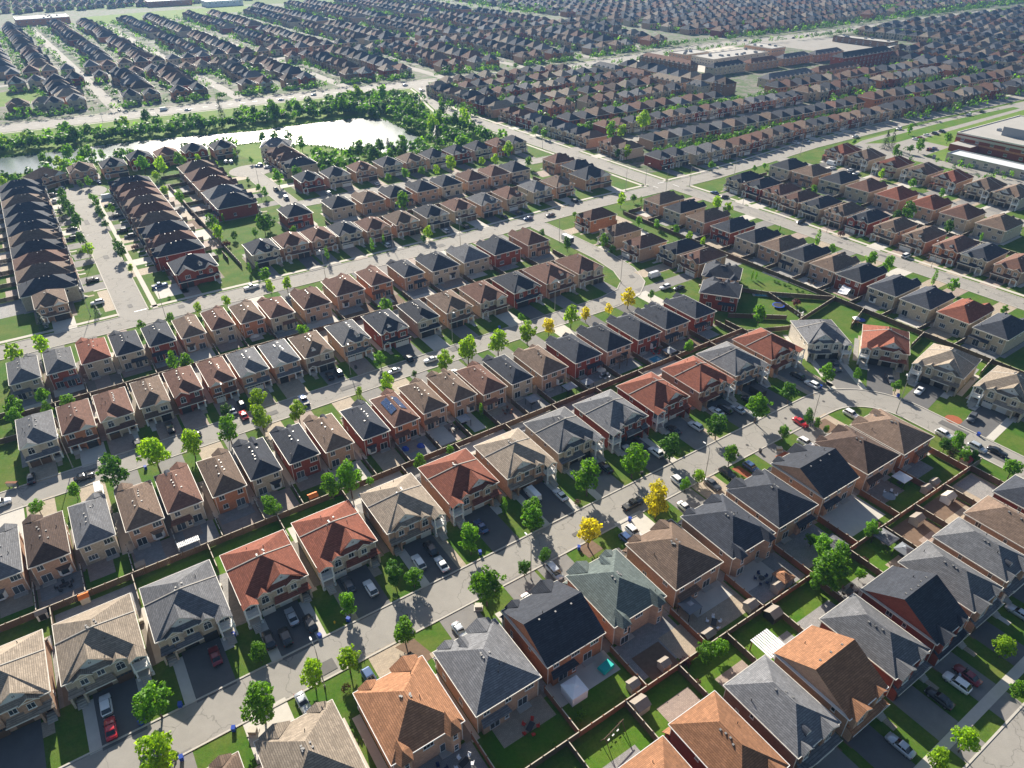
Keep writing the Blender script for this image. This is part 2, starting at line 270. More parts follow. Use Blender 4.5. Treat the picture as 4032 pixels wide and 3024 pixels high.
# utility patches and manhole covers
rq = random.Random(77); _mh = MB(); _mh.tube((0, 0, 0), (0, 0, .012), .38, .38, 16); _mh.tube((0, 0, .012), (0, 0, .016), .3, .3, 16); MHM = _mh.mesh('manhole_cover', [MT['iron']])
for n in ('near_street', 'second_street', 'third_street', 'pond_street', 'east_street', 'cross_street'):
    pts, w = ROADS[n]; rs = resample(pts, 2); off_ = 6
    while off_ < len(rs) - 3:
        q = rs[off_]; t_ = (rs[off_ + 1] - q).normalized(); s_ = Vector((-t_.y, t_.x)); d = rq.uniform(-.36, .36) * w
        if not onroad(tuple(q), n) and -40 < q.x < 330:
            if rq.random() < .55:
                a_, b_ = rq.uniform(.4, 1.6), rq.uniform(.8, 4); c_ = q + s_ * d * .7; sheet('road_patch', [tuple(c_ - t_ * b_ - s_ * a_), tuple(c_ + t_ * b_ - s_ * a_ * .9), tuple(c_ + t_ * b_ * .95 + s_ * a_), tuple(c_ - t_ * b_ + s_ * a_)], .082, MT['tar'])
            else: c_ = q + s_ * d * .5; struct(put('manhole_cover', MHM, None, P(c_.x, c_.y, .081)))
        off_ += rq.randint(6, 14)
# round courts at the ends of the pond streets
for n, (cu, cv, r) in {'pond_court': (14.2, 425.1, 12.5), 'turning_court': (98.9, 413.2, 12)}.items():
    struct(MB().poly([P(*q, .074) for q in arc(cu, cv, r, 0, 342, 19)]).obj(n, MT['road']))

# ------------------------------------------------------------------ pond and its banks
FAR = [(-66.8, 530.6), (-16.9, 526.5), (14.9, 523), (44.4, 521.5), (84, 514.6), (128.7, 501.9), (163.4, 501), (201.4, 496.6), (213.4, 482.7), (212.5, 447.7), (211.6, 416.1), (200.3, 398.7)]
NEAR = [(181.3, 397.1), (161, 409.3), (157, 426), (151.1, 441.1), (138.9, 452.9), (120.1, 473.4), (87.5, 476.7), (53.5, 481.1), (21.1, 484.5), (-9.7, 482.1), (-66.5, 487.2)]
m, n, l, b = _new('pond_water'); b.inputs['Base Color'].default_value = (.03, .07, .075, 1); b.inputs['Roughness'].default_value = .24; b.inputs['Specular IOR Level'].default_value = 1
ge = n.new('ShaderNodeNewGeometry'); bp = n.new('ShaderNodeBump'); bp.inputs['Strength'].default_value = .14; bp.inputs['Distance'].default_value = .4; l.new(_noise(n, l, ge.outputs['Position'], .35, 4), bp.inputs['Height']); l.new(bp.outputs[0], b.inputs['Normal'])
WATER = FAR + NEAR
sheet('bank', [(-96.9, 610), (291.3, 571.5), (279.9, 549.8), (266.2, 515.8), (253.9, 490.2), (257.3, 373.5), (244.9, 372.4), (108, 380.2), (105, 437.8), (96.9, 472.4), (11.8, 466.5), (-96.2, 474.2)], .006, MT['meadow'])
o = MB().poly([P(u, v, .03) for u, v in WATER]).obj('pond', m); struct(o)
mb = MB(); rnd = random.Random(3)
for line, s in ((FAR, 1), (NEAR, 1)):
    for p in resample(line, 1.2):
        for k in range(5):
            q = P(p.x + rnd.gauss(0, 1.2), p.y + rnd.gauss(0, .8) + (1.2 if line is FAR else -1.2), 0)
            h = rnd.uniform(.5, 1.5); a = rnd.uniform(0, 6.3); d = Vector((math.cos(a), math.sin(a), 0)) * rnd.uniform(.25, .5)
            mb.poly([q - d, q + d, q + d * .4 + Vector((rnd.gauss(0, .2), rnd.gauss(0, .2), h))])
o = mb.obj('reeds', MT['bush']); o['kind'] = 'stuff'; tag(o, 'green reeds fringing the pond shore', 'reeds')
mb = MB()
for k in range(46):
    t = k / 45; p = resample(FAR[2:9], 2)[int(t * 75) % 80]; q = P(p.x, p.y - .7, .05); r = rnd.uniform(.5, 1.5)
    mb.poly([q + Vector((math.cos(a) * r * 2.2, math.sin(a) * r, 0)) for a in (0, .9, 1.8, 2.8, 3.9, 5.1)])
o = mb.obj('shore_gravel', MT['walk']); o['kind'] = 'stuff'; tag(o, 'pale gravel patches along the far shore of the pond', 'gravel')
# parks, school grounds, lots
m, n, l, b = _new('mixed_yards'); ge = n.new('ShaderNodeNewGeometry'); mx_ = n.new('ShaderNodeMix'); mx_.data_type = 'RGBA'; rr_ = n.new('ShaderNodeMapRange'); l.new(_noise(n, l, ge.outputs['Position'], .11, 3, .8), rr_.inputs[0]); rr_.inputs[1].default_value = .45; rr_.inputs[2].default_value = .55; l.new(rr_.outputs[0], mx_.inputs['Factor'])
mx_.inputs['A'].default_value = (.04, .085, .012, 1); mx_.inputs['B'].default_value = (.13, .12, .10, 1); l.new(mx_.outputs['Result'], b.inputs['Base Color']); b.inputs['Roughness'].default_value = .95; MT['yard'] = m
sheet('far_yards', [(-67.5, 632.3), (380.2, 587.9), (664.4, 599.9), (1248.9, 588.7), (1516.3, 584.6), (1471.9, 960.5), (383.5, 1391.2), (-73.9, 1538.6)], .002, m)
sheet('far_yards', [(274.2, 280.9), (495.2, 275.5), (830.6, 263.4), (1280.6, 270.7), (1252, 558.1), (803.2, 561.6), (482.3, 558.5), (291.3, 570.6)], .002, m)
sheet('park_lawn', [(117.7, 1245.8), (199.7, 1220.3), (269, 1264.9), (380, 1286.1), (376.3, 1378), (232.8, 1374.9), (124.1, 1353.3)], .004, MT['meadow'])
sheet('small_field', rect(-48.8, 21.8, 693.5, 758.6), .02, MT['meadow'])
sheet('school_field', [(395, 248.3), (421.6, 258.1), (654.2, 252.8), (660.7, 137.7), (402.3, 59.1)], .004, MT['meadow'])
sheet('car_park', [(392, 246), (430, 255), (520, 257), (640, 252), (640, 240), (459, 236), (459, 216), (427, 214), (427, 118), (398, 112)], .009, MT['road'])
sheet('green_bank', [(398.5, 223.1), (413.7, 222.6), (417, 182.9), (407.9, 177.7), (399.9, 186.9)], .015, MT['lawn'])
sheet('green_bank', [(425, 250), (520, 252), (600, 248), (600, 243), (500, 242), (440, 240)], .015, MT['lawn'])
sheet('plaza_pavement', [(525.8, 477.2), (671.3, 481.9), (665.9, 573.2), (590.9, 571.1), (513.9, 562.1)], .009, MT['walk'])
sheet('plaza_pavement', [(709.4, 462.5), (817.6, 453.7), (810, 564.8), (702.7, 572.7)], .009, MT['road'])
# ------------------------------------------------------------------ shared house pieces
def winmesh(w, h, cols=2, rows=1, arch=False, sill=True, fr=.07):
    """frame and pane meshes of a window in the x-z plane, facing -y, foot centre at the origin"""
    f = MB(); p = MB(); x0, x1 = -w / 2, w / 2
    if arch:
        n = 8; prof = [(x1, 0), (x1, h - w / 2)] + [(w / 2 * math.cos(math.pi * k / n), h - w / 2 + w / 2 * math.sin(math.pi * k / n)) for k in range(1, n)] + [(x0, h - w / 2), (x0, 0)]
        inn = [(x * (1 - 2 * fr / w), fr + (z) * (1 - 2 * fr / h)) for x, z in prof]
        N = len(prof)
        for k in range(N):
            a, b_, c, d = prof[k], prof[(k + 1) % N], inn[(k + 1) % N], inn[k]
            f.poly([(a[0], -.07, a[1]), (d[0], -.07, d[1]), (c[0], -.07, c[1]), (b_[0], -.07, b_[1])]); f.poly([(a[0], -.07, a[1]), (b_[0], -.07, b_[1]), (b_[0], .05, b_[1]), (a[0], .05, a[1])])
        p.poly([(x, -.03, z) for x, z in reversed(inn)])
        f.box(-.03, .03, -.065, -.02, fr, h - fr); f.box(x0 + fr, x1 - fr, -.065, -.02, h - w / 2 - .03, h - w / 2 + .03)
    else:
        f.box(x0, x1, -.07, .05, 0, fr); f.box(x0, x1, -.07, .05, h - fr, h); f.box(x0, x0 + fr, -.069, .05, fr, h - fr); f.box(x1 - fr, x1, -.069, .05, fr, h - fr)
        p.poly([(x0 + fr, -.03, fr), (x1 - fr, -.03, fr), (x1 - fr, -.03, h - fr), (x0 + fr, -.03, h - fr)])
        for k in range(1, cols): x = x0 + w * k / cols; f.box(x - .03, x + .03, -.066, -.02, fr, h - fr)
        for k in range(1, rows): z = h * k / rows; f.box(x0 + fr, x1 - fr, -.064, -.02, z - .025, z + .025)
    if sill: f.box(x0 - .08, x1 + .08, -.13, .05, -.1, -.002)
    return f.mesh('window', [MT['frame']]), p.mesh('pane', [MT['glass']])
WIN = dict(s=winmesh(.75, .95, 1), m=winmesh(1.25, 1.35), l=winmesh(1.9, 1.4, 3), a=winmesh(1.5, 2.0, arch=True), t=winmesh(.8, 1.5, 1, 2), p=winmesh(2.0, 2.1, 2, sill=False), g=winmesh(.6, .6, 2, 2, sill=False))
def window(par, kind, x, y, z, face, pane=True):
    rz = {'f': 0, 'r': math.pi, 'R': math.pi / 2, 'L': -math.pi / 2}[face]
    o = put('window' if kind != 'p' else 'patio_door', WIN[kind][0], par, (x, y, z), rz)
    put('pane', WIN[kind][1], o)
    return o
def gmesh(w, h, glazed):
    a = MB(); a.box(-w / 2, w / 2, -.05, .04, 0, h, 0)
    for k in range(4):
        z0 = h * k / 4 + .05
        for j in range(max(2, int(w / .62))):
            n_ = max(2, int(w / .62)); x0 = -w / 2 + w * j / n_ + .05; x1 = -w / 2 + w * (j + 1) / n_ - .05
            a.box(x0, x1, -.075, -.05, z0, z0 + h / 4 - .1, 1 if (glazed and k == 3) else 0, bottom=False)
    return a
GD = {}
def garage(par, w, x, y, mat, glazed=False):
    key = (w, glazed, mat.name)
    if key not in GD: GD[key] = gmesh(w, 2.15, glazed).mesh('garage_door', [mat, MT['glass']])
    put('garage_door', GD[key], par, (x, y, .02))
_d = MB(); _d.box(-.5, .5, -.05, .05, 0, 2.1); _d.box(-.33, .33, -.07, -.05, .2, .9); _d.box(-.33, .33, -.07, -.05, 1.1, 1.95); DOOR = _d.mesh('door', [MT['door']])
_v = MB(); _v.box(-.14, .14, -.14, .14, -.1, .14); _v.box(-.17, .17, -.17, .17, .14, .18); VENT = _v.mesh('roof_vent', [MT['vent']])
_v = MB(); _v.tube((0, 0, -.2), (0, 0, .55), .07, .07, 6); PIPE = _v.mesh('vent_pipe', [MT['pipe']])
_v = MB(); _v.box(-.16, .16, -.16, .16, 0, 2.5); _v.box(-.24, .24, -.24, .24, 0, .7); _v.box(-.2, .2, -.2, .2, 2.38, 2.5); PILLAR = _v.mesh('column', [MT['white']])
_v = MB(); _v.box(-.4, .4, -.4, .4, 0, .8); _v.tube((0, 0, .8), (0, 0, .84), .3, .3, 10); AC = _v.mesh('air_conditioner', [MT['shedw']])
def stepmesh(w, n=5):
    a = MB()
    for k in range(n): a.box(-w / 2, w / 2, -.3 * (n - k), 0, .17 * k, .17 * (k + 1), bottom=False)
    return a.mesh('steps', [MT['stone']])
STEP = {4: stepmesh(1.5, 4), 6: stepmesh(1.5, 6)}
def railing(w, d, h=.95):
    a = MB()
    def run(p, q):
        n_ = max(2, int((Vector(q) - Vector(p)).length / .24))
        for k in range(n_ + 1):
            c = Vector(p).lerp(Vector(q), k / n_); a.box(c.x - .025, c.x + .025, c.y - .025, c.y + .025, 0, h - .05, bottom=False)
        x0, x1 = sorted((p[0], q[0])); y0, y1 = sorted((p[1], q[1])); a.box(x0 - .05, x1 + .05, y0 - .05, y1 + .05, h - .05, h + .03)
    run((-w / 2, -d), (w / 2, -d)); run((-w / 2, -d), (-w / 2, 0)); run((w / 2, -d), (w / 2, 0)); return a.mesh('railing', [MT['rail']])
RAIL = railing(2.7, 1.9)
_s = MB(); _s.box(-.5, .5, -.8, .8, 0, .05, 1)
for i_ in range(3):
    for j_ in range(5): _s.box(-.47 + i_ * .32, -.47 + i_ * .32 + .29, -.77 + j_ * .312, -.77 + j_ * .312 + .29, .05, .06)
SOLAR = _s.mesh('solar_panel', [MT['solar'], MT['rim']])

# ------------------------------------------------------------------ house generator (front faces local -y)
def slab(mb, pts, t, m=0):
    """closed roof plate: polygon with a thickness downwards"""
    n_ = len(pts); lo = [(p[0], p[1], p[2] - t) for p in pts]; mb.poly(pts, m); mb.poly(lo[::-1], m)
    for k in range(n_): mb.poly([pts[k], lo[k], lo[(k + 1) % n_], pts[(k + 1) % n_]], m)
def hip(mb, x0, x1, y0, y1, z, s, sg=False, m=0):
    w, d = x1 - x0, y1 - y0
    if sg: a, b_ = (x0, (y0 + y1) / 2, z + s * d / 2), (x1, (y0 + y1) / 2, z + s * d / 2)
    elif d >= w: a, b_ = ((x0 + x1) / 2, y0 + w / 2, z + s * w / 2), ((x0 + x1) / 2, y1 - w / 2, z + s * w / 2)
    else: a, b_ = (x0 + d / 2, (y0 + y1) / 2, z + s * d / 2), (x1 - d / 2, (y0 + y1) / 2, z + s * d / 2)
    A, B, C, Dd = (x0, y0, z), (x1, y0, z), (x1, y1, z), (x0, y1, z)
    if sg: mb.poly([A, B, b_, a], m); mb.poly([C, Dd, a, b_], m)
    elif d >= w: mb.poly([A, B, a], m); mb.poly([B, C, b_, a], m); mb.poly([C, Dd, b_], m); mb.poly([Dd, A, a, b_], m)
    else: mb.poly([A, B, b_, a], m); mb.poly([B, C, b_], m); mb.poly([C, Dd, a, b_], m); mb.poly([Dd, A, a], m)
    return a, b_
def gable(roof, wall, tri, cx, w, yf, yb0, z, s, wm, deep=None):
    """cross gable: prism running back into the main slope that starts at yb0; tri gets the triangle"""
    zr = z + s * w / 2; yb = deep if deep is not None else yb0 + w / 2; e = .02
    L, R_ = cx - w / 2, cx + w / 2
    slab_l = [(L, yf, z + e), (cx, yf, zr + e), (cx, yb, zr + e), (L, yb0, z + e)]
    roof.poly([slab_l[0], slab_l[3], slab_l[2], slab_l[1]]); roof.poly([(R_, yf, z + e), (cx, yf, zr + e), (cx, yb, zr + e), (R_, yb0, z + e)])
    tri.poly([(L + .25, yf + .28, z - .02), (R_ - .25, yf + .28, z - .02), (cx, yf + .28, zr - .25 * s - .05)])
    # barge boards
    for sx in (-1, 1):
        a = (cx + sx * w / 2, yf, z + e); c = (cx, yf, zr + e); t = .2
        wall.poly([(a[0], yf - .012, a[2] + .015), (a[0], yf - .012, a[2] - t), (c[0], yf - .012, c[2] - t), (c[0], yf - .012, c[2] + .015)])
HOUSES = []
def build_house(rid, u, v, W, D, rot, kind, rk, wk, i, lod=0, opt=''):
    r = random.Random(hash((rid, i)) if False else (ord(rid[0]) * 131 + len(rid) * 17 + i * 7919))
    name = 'semi_detached_house' if kind == 'semi' else 'detached_house'
    H = empty(name, P(u, v), PR(rot)); rm, wm = ROOF[rk], WALL[wk]
    mx = r.choice((-1, 1)) if 'm' not in opt else -1
    if 'M' in opt: mx = 1
    he = 5.65; s = {'semi': .58, 'wide': .505, 'deep': .58, 'narrow': .60, 'mid': .58}[kind] * r.uniform(.97, 1.04); o_ = .42
    x0, x1, y0, y1 = -W / 2, W / 2, -D / 2, D / 2; wx, wf, wr = W / 2 - o_, -D / 2 + o_, D / 2 - o_
    wall, roof, trim, tri = MB(), MB(), MB(), MB()
    wall.box(-wx, wx, wf, wr, 0, he, bottom=False)
    sg = 'g' in opt
    A, B = hip(roof, x0, x1, y0, y1, he, s, sg)
    if sg:
        for sx in (-1, 1): wall.poly([(sx * wx, y0 + .1, he), (sx * wx, y1 - .1, he), (sx * wx, 0, he + s * D / 2 - .1)])
    def rz(x, y):
        d = [y - y0, y1 - y] + ([] if sg else [x - x0, x1 - x]); return he + s * min(d)
    # soffit and fascia ring
    trim.poly([(x0, y0, he - .012), (x0, y1, he - .012), (x1, y1, he - .012), (x1, y0, he - .012)])
    for a in ((x0 - .07, x1 + .07, y0 - .09, y0 + .004), (x0 - .07, x1 + .07, y1 - .004, y1 + .09), (x0 - .09, x0 + .004, y0 + .004, y1 - .004), (x1 - .004, x1 + .09, y0 + .004, y1 - .004)): trim.box(*a, he - .2, he + .035)
    if lod < 2:
        for sx, sy in ((-1, -1), (1, -1), (-1, 1), (1, 1)): trim.box(sx * wx - .05, sx * wx + .05, sy * (wr) - .055 + sy * .05, sy * (wr) + .055 + sy * .05, .1, he - .2)   # downpipes
    # ---- front elevation
    yf = wf; tm = 'siding' if r.random() < .45 else None
    gmat = MT[r.choice(('gdoor', 'gdoor', 'gdoorw', 'gdoorb'))]; porch = MB(); rear = MB()
    def skirt(xa, xb, z0=2.62, z1=3.35, pr=1.35):
        slab(porch, [(xa, y0 - pr + .35, z0), (xb, y0 - pr + .35, z0), (xb - .45, yf + .02, z1), (xa + .45, yf + .02, z1)], .16)
        trim.box(xa - .03, xb + .03, y0 - pr + .30, y0 - pr + .36, z0 - .2, z0 + .02)
    if kind == 'semi':
        gw = W * .60; gx = -mx * W * .13
        gable(roof, trim, tri, gx, gw, y0 + .75, y0 + .0, he + .1, s * 1.12, wm, deep=y0 + W / 2 + 2); tm = 'siding'
        window(H, 'g', gx, y0 + 1.02, he + 1.15, 'f')
        g2 = W * .24; t2 = MB()
        gable(roof, trim, t2, -mx * W * .26, g2, y0 - .35, y0, he - .05, s * 1.15, wm); t2.obj('gable', wm, H)
        t2 = MB(); gable(roof, trim, t2, mx * W * .17, g2 * .9, y0 - .3, y0, he - .02, s * 1.1, wm); t2.obj('gable', wm, H)
        wall.box(-mx * W * .26 - g2 * .42, -mx * W * .26 + g2 * .42, y0 - .05, wf, 2.9, he); wall.box(mx * W * .17 - g2 * .4, mx * W * .17 + g2 * .4, y0 - .02, wf, 0, he)
        window(H, 'm', -mx * W * .26, y0 - .05, 3.75, 'f'); window(H, 'm', -mx * W * .06, yf, 3.75, 'f'); window(H, 'a', mx * W * .17, y0 - .02, 3.35, 'f')
        skirt(min(-mx * W * .30, mx * W * .07), max(-mx * W * .30, mx * W * .07))
        garage(H, 2.6, -mx * W * .10, yf, gmat, True); garage(H, 2.6, mx * W * .165, y0 - .02, gmat, True)
        # corner porch with balcony over it
        bx = mx * (W / 2 - 1.45); by = yf
        bal = MB(); bal.box(bx - 1.4, bx + 1.4, by - 2.0, by, 2.62, 2.86); bal.box(bx - 1.46, bx + 1.46, by - 2.06, by - 1.9, 2.5, 2.98); b_ = bal.obj('balcony', MT['white'], H); put('railing', RAIL, b_, (bx, by, 2.86))
        for q in (-1.2, 1.2): put('column', PILLAR, H, (bx + q, by - 1.8, 0)); 
        for q in (-1.25, 1.25): put('column', PILLAR, H, (bx + q, by - 1.85, 2.86), scale=(.7, .7, 1.08))
        t2 = MB(); rr = MB(); gable(rr, trim, t2, bx, 3.1, by - 2.15, y0 + .1, he - .08, .55, wm); rr.obj('porch_roof', rm, H); t2.obj('gable', MT['siding'], H)
        put('steps', STEP[6], H, (bx, by - 2.0, 0)); fl = MB(); fl.box(bx - 1.3, bx + 1.3, by - 2.0, by, 0, 1.0, bottom=False); fl.obj('porch_floor', MT['stone'], H)
        put('door', DOOR, H, (bx, by, 1.0)); window(H, 'p', bx, by, 2.9, 'f')
        # second entrance with a stone portal
        ex = -mx * (W / 2 - 1.5); pm = MB(); pm.box(ex - 1.2, ex - .85, yf - 1.5, yf, 0, 2.75); pm.box(ex + .85, ex + 1.2, yf - 1.5, yf, 0, 2.75); pm.box(ex - 1.2, ex + 1.2, yf - 1.5, yf, 2.75, 3.05); pm.obj('portal', wm, H)
        put('door', DOOR, H, (ex, yf, .7)); put('steps', STEP[4], H, (ex, yf - .2, 0), scale=(1, 1.6, 1))
        pr_ = MB(); slab(pr_, [(ex - 1.4, yf - 1.75, 3.06), (ex + 1.4, yf - 1.75, 3.06), (ex + 1.1, yf, 3.5), (ex - 1.1, yf, 3.5)], .1); pr_.obj('porch_roof', rm, H)
        # party wall cap across the roof
        yw = y0 + D * .66; yr = yw - 3.5; zc = he + s * W / 2; cap = MB()
        for sx in (-1, 1):
            cap.poly([(sx * W / 2, yw - .11, he + .13), (sx * W / 2, yw + .11, he + .13), (0, yr + .11, zc + .13), (0, yr - .11, zc + .13)])
            for q in (-.11, .11): cap.poly([(sx * W / 2, yw + q, he - .1), (sx * W / 2, yw + q, he + .13), (0, yr + q, zc + .13), (0, yr + q, zc - .1)])
        cap.obj('fire_wall_cap', MT['stone'], H)
    else:
        n_g = 2 if W > 9.5 else 1
        style = r.random()
        gx = mx * W * .24
        gw = W * (.40 if n_g == 2 else .52)
        pj = .9 if r.random() < .7 else .3
        gable(roof, trim, tri, gx, gw, y0 - pj, y0, he, s * 1.1, wm)
        wall.box(gx - gw / 2 + .3, gx + gw / 2 - .3, y0 - pj + .28, wf, 0, he)
        window(H, 'a' if r.random() < .6 else 'l', gx, y0 - pj + .28, 3.4, 'f')
        if n_g == 2:
            g2 = W * .26; t2 = MB(); gable(roof, trim, t2, -mx * W * .30, g2, y0 - .35, y0, he, s * 1.15, wm); t2.obj('gable', wm, H)
            wall.box(-mx * W * .30 - g2 / 2 + .3, -mx * W * .30 + g2 / 2 - .3, y0 - .1, wf, 0, he); window(H, 'm', -mx * W * .30, y0 - .1, 3.7, 'f'); window(H, 'm', -mx * W * .07, yf, 3.7, 'f')
        else:
            window(H, 'm', -mx * W * .26, yf, 3.7, 'f')
        if r.random() < .4 and lod < 2:
            # dormer on the front slope
            dx = -mx * W * .12; dz = he + s * 1.6; dm = MB()
            if r.random() < .5:
                dm.box(dx - .6, dx + .6, y0 + 1.5, y0 + 3.2, dz - .3, dz + .75); d_ = dm.obj('dormer', MT['white'], H); dr = MB(); slab(dr, [(dx - .85, y0 + 1.2, dz + .72), (dx, y0 + 1.2, dz + 1.3), (dx, y0 + 4.6, dz + 1.3), (dx - .85, y0 + 4.0, dz + .72)], .06); slab(dr, [(dx + .85, y0 + 1.2, dz + .72), (dx + .85, y0 + 4.0, dz + .72), (dx, y0 + 4.6, dz + 1.3), (dx, y0 + 1.2, dz + 1.3)], .06); dr.obj('dormer_roof', rm, d_); window(H, 'g', dx, y0 + 1.5, dz + .05, 'f')
            else:
                n_ = 8; pts = [(dx + .75 * math.cos(math.pi * k / n_), .75 * math.sin(math.pi * k / n_)) for k in range(n_ + 1)]
                for k in range(n_): a, c = pts[k], pts[k + 1]; dm.poly([(a[0], y0 + 1.4, dz + a[1]), (c[0], y0 + 1.4, dz + c[1]), (c[0], y0 + 3.6, dz + c[1]), (a[0], y0 + 3.6, dz + a[1])], 0)
                dm.poly([(a[0], y0 + 1.45, dz + a[1]) for a in pts], 1); d_ = dm.obj('dormer', [ROOF['k'], MT['white']], H)
        gw_ = 2.5 if W < 8.6 else 4.7; gxx = mx * (W / 2 - o_ - .5 - gw_ / 2)
        pg = 1.2 if kind != 'wide' else .9
        wall.box(gxx - gw_ / 2 - .4, gxx + gw_ / 2 + .4, y0 - pg + .3, wf + .01, 0, 2.75)
        skirt(x0 + .25, x1 - .25, pr=pg + .5)
        if gw_ > 3 and r.random() < .7: garage(H, 2.25, gxx - 1.22, y0 - pg + .3, gmat, True); garage(H, 2.25, gxx + 1.22, y0 - pg + .3, gmat, True)
        else: garage(H, gw_, gxx, y0 - pg + .3, gmat, True)
        ex = -mx * (W / 2 - 1.6)
        put('door', DOOR, H, (ex, yf, .55)); put('steps', STEP[4], H, (ex, y0 - pg + .5, 0)); fl = MB(); fl.box(ex - 1.1, ex + 1.1, y0 - pg + .4, wf, 0, .55, bottom=False); fl.obj('porch_floor', MT['stone'], H)
        for q in (-1.0, 1.0): put('column', PILLAR, H, (ex + q, y0 - pg + .55, .1), scale=(1, 1, .99))
        if W > 9: 
            t2 = MB(); rr = MB(); gable(rr, trim, t2, ex, 2.4, y0 - pg - .1, yf - .4, 2.66, .5, wm, deep=yf); rr.obj('porch_roof', rm, H); t2.obj('gable', MT['siding'], H)
    # ---- rear elevation
    up = (-.28, .26) if W < 9.5 else (-.33, 0, .33)
    for q in up: window(H, r.choice('mml'), W * q, wr, 3.75, 'r')
    px_ = mx * W * .22
    window(H, 'p', px_, wr, .25, 'r'); fl = MB(); fl.box(px_ - 1.3, px_ + 1.3, wr, wr + 1.1, 0, .22, bottom=False); fl.obj('rear_step', MT['stone'], H)
    fe = r.random(); bx = -mx * W * .22
    if 'T' in opt or (kind == 'wide' and 'g' not in opt and fe < .3):
        for sx in (-1, 1):
            cx = sx * W * .33; w_ = 1.55; pts = [(cx - w_, wr - .1), (cx + w_, wr - .1), (cx + .8, wr + 1.15), (cx - .8, wr + 1.15)]
            t_ = MB(); t_.prism(pts, 0, he - .05); t_.obj('bay', wm, H); c_ = MB(); ap = (cx, wr + .05, he + 1.35); ea = [(cx - w_ - .35, wr - .6, he + .05), (cx - 1.05, wr + 1.6, he + .0), (cx + 1.05, wr + 1.6, he + .0), (cx + w_ + .35, wr - .6, he + .05)]
            ap2 = (cx, wr - 2.2, he + 1.35)
            c_.poly([ea[1], ea[2], ap]); c_.poly([ea[0], ea[1], ap, ap2]); c_.poly([ea[2], ea[3], ap2, ap]); c_.obj('bay_roof', rm, H)
            window(H, 't', cx, wr + 1.15, 3.6, 'r'); window(H, 'p' if sx == 1 else 't', cx, wr + 1.15, .4, 'r')
    elif fe < .42 or kind == 'wide':
        wl = W * (.40 if kind == 'wide' else .55); wall.box(bx - wl / 2, bx + wl / 2, wr - .02, wr + .8, 0, 2.6); slab(rear, [(bx + wl / 2 + .3, wr + 1.25, 2.6), (bx - wl / 2 - .3, wr + 1.25, 2.6), (bx - wl / 2 + .1, wr - .02, 3.2), (bx + wl / 2 - .1, wr - .02, 3.2)], .14)
        window(H, 'p', bx + .4, wr + .8, .25, 'r'); window(H, 't', bx - wl / 2 + .6, wr + .8, .8, 'r')
    elif fe < .72:
        b_ = MB(); b_.prism([(bx - 1.3, wr - .02), (bx + 1.3, wr - .02), (bx + .75, wr + .6), (bx - .75, wr + .6)], .55, 2.5); bo = b_.obj('bay_window', MT['frame'], H)
        q_ = MB(); q_.poly([(bx + .7, wr + .61, 1.05), (bx - .7, wr + .61, 1.05), (bx - .7, wr + .61, 2.3), (bx + .7, wr + .61, 2.3)]); q_.obj('pane', MT['glass'], bo)
        slab(rear, [(bx + 1.5, wr + .0, 2.95), (bx + .9, wr + .85, 2.52), (bx - .9, wr + .85, 2.52), (bx - 1.5, wr, 2.95)], .08)
    else: window(H, r.choice('ml'), bx, wr, 1.0, 'r')
    # ---- sides
    if lod < 2:
        for f_, sx in (('R', 1), ('L', -1)):
            for q in r.sample((-.3, -.1, .1, .28), 2): window(H, r.choice('stm'), sx * wx, D * q, r.choice((3.9, 3.9, 1.2)), f_)
        if r.random() < .5: put('air_conditioner', AC, H, (wx + .6, D * .3, 0))
    wall.obj('wall', wm, H); roof.obj('roof', rm, H); trim.obj('eave_trim', MT['trim'] if rk != 'o' else MT['white'], H)
    if porch.v: porch.obj('lower_roof', rm, H)
    if rear.v: rear.obj('rear_roof', rm, H)
    if tri.v: tri.obj('gable', MT['siding'] if tm == 'siding' else wm, H)
    # ---- vents
    if lod < 2:
        n_ = r.randint(3, 6) if lod == 0 else 3
        for k in range(n_):
            t = (k + .5) / n_; p = Vector(A).lerp(Vector(B), .1 + .8 * t)
            side = r.choice((-1, 1)) * r.uniform(.5, .9)
            if D >= W and not sg: x, y = p.x + side, p.y
            else: x, y = p.x, p.y + abs(side)
            put('roof_vent', VENT, H, (x, y, rz(x, y)))
        for k in range(r.randint(1, 3)):
            x, y = r.uniform(x0 + 1.2, x1 - 1.2), r.uniform(y0 + 3, y1 - 1.2); put('vent_pipe', PIPE, H, (x, y, rz(x, y)))
    if 'S' in opt:
        al = math.atan(s)
        for sx in (1, -1):
            for k in range(4 if sx == -1 else 4):
                for j in range(2):
                    dx = 1.0 + j * .92; x = sx * dx; y = -2.6 + k * 1.66
                    put('solar_panel', SOLAR, H, (x, y, rz(x, y) + .12), rot=(0, sx * al, 0))
    HOUSES.append((rid, i, H, u, v, W, D, rot, kind, rk, wk, mx, lod))
    return H
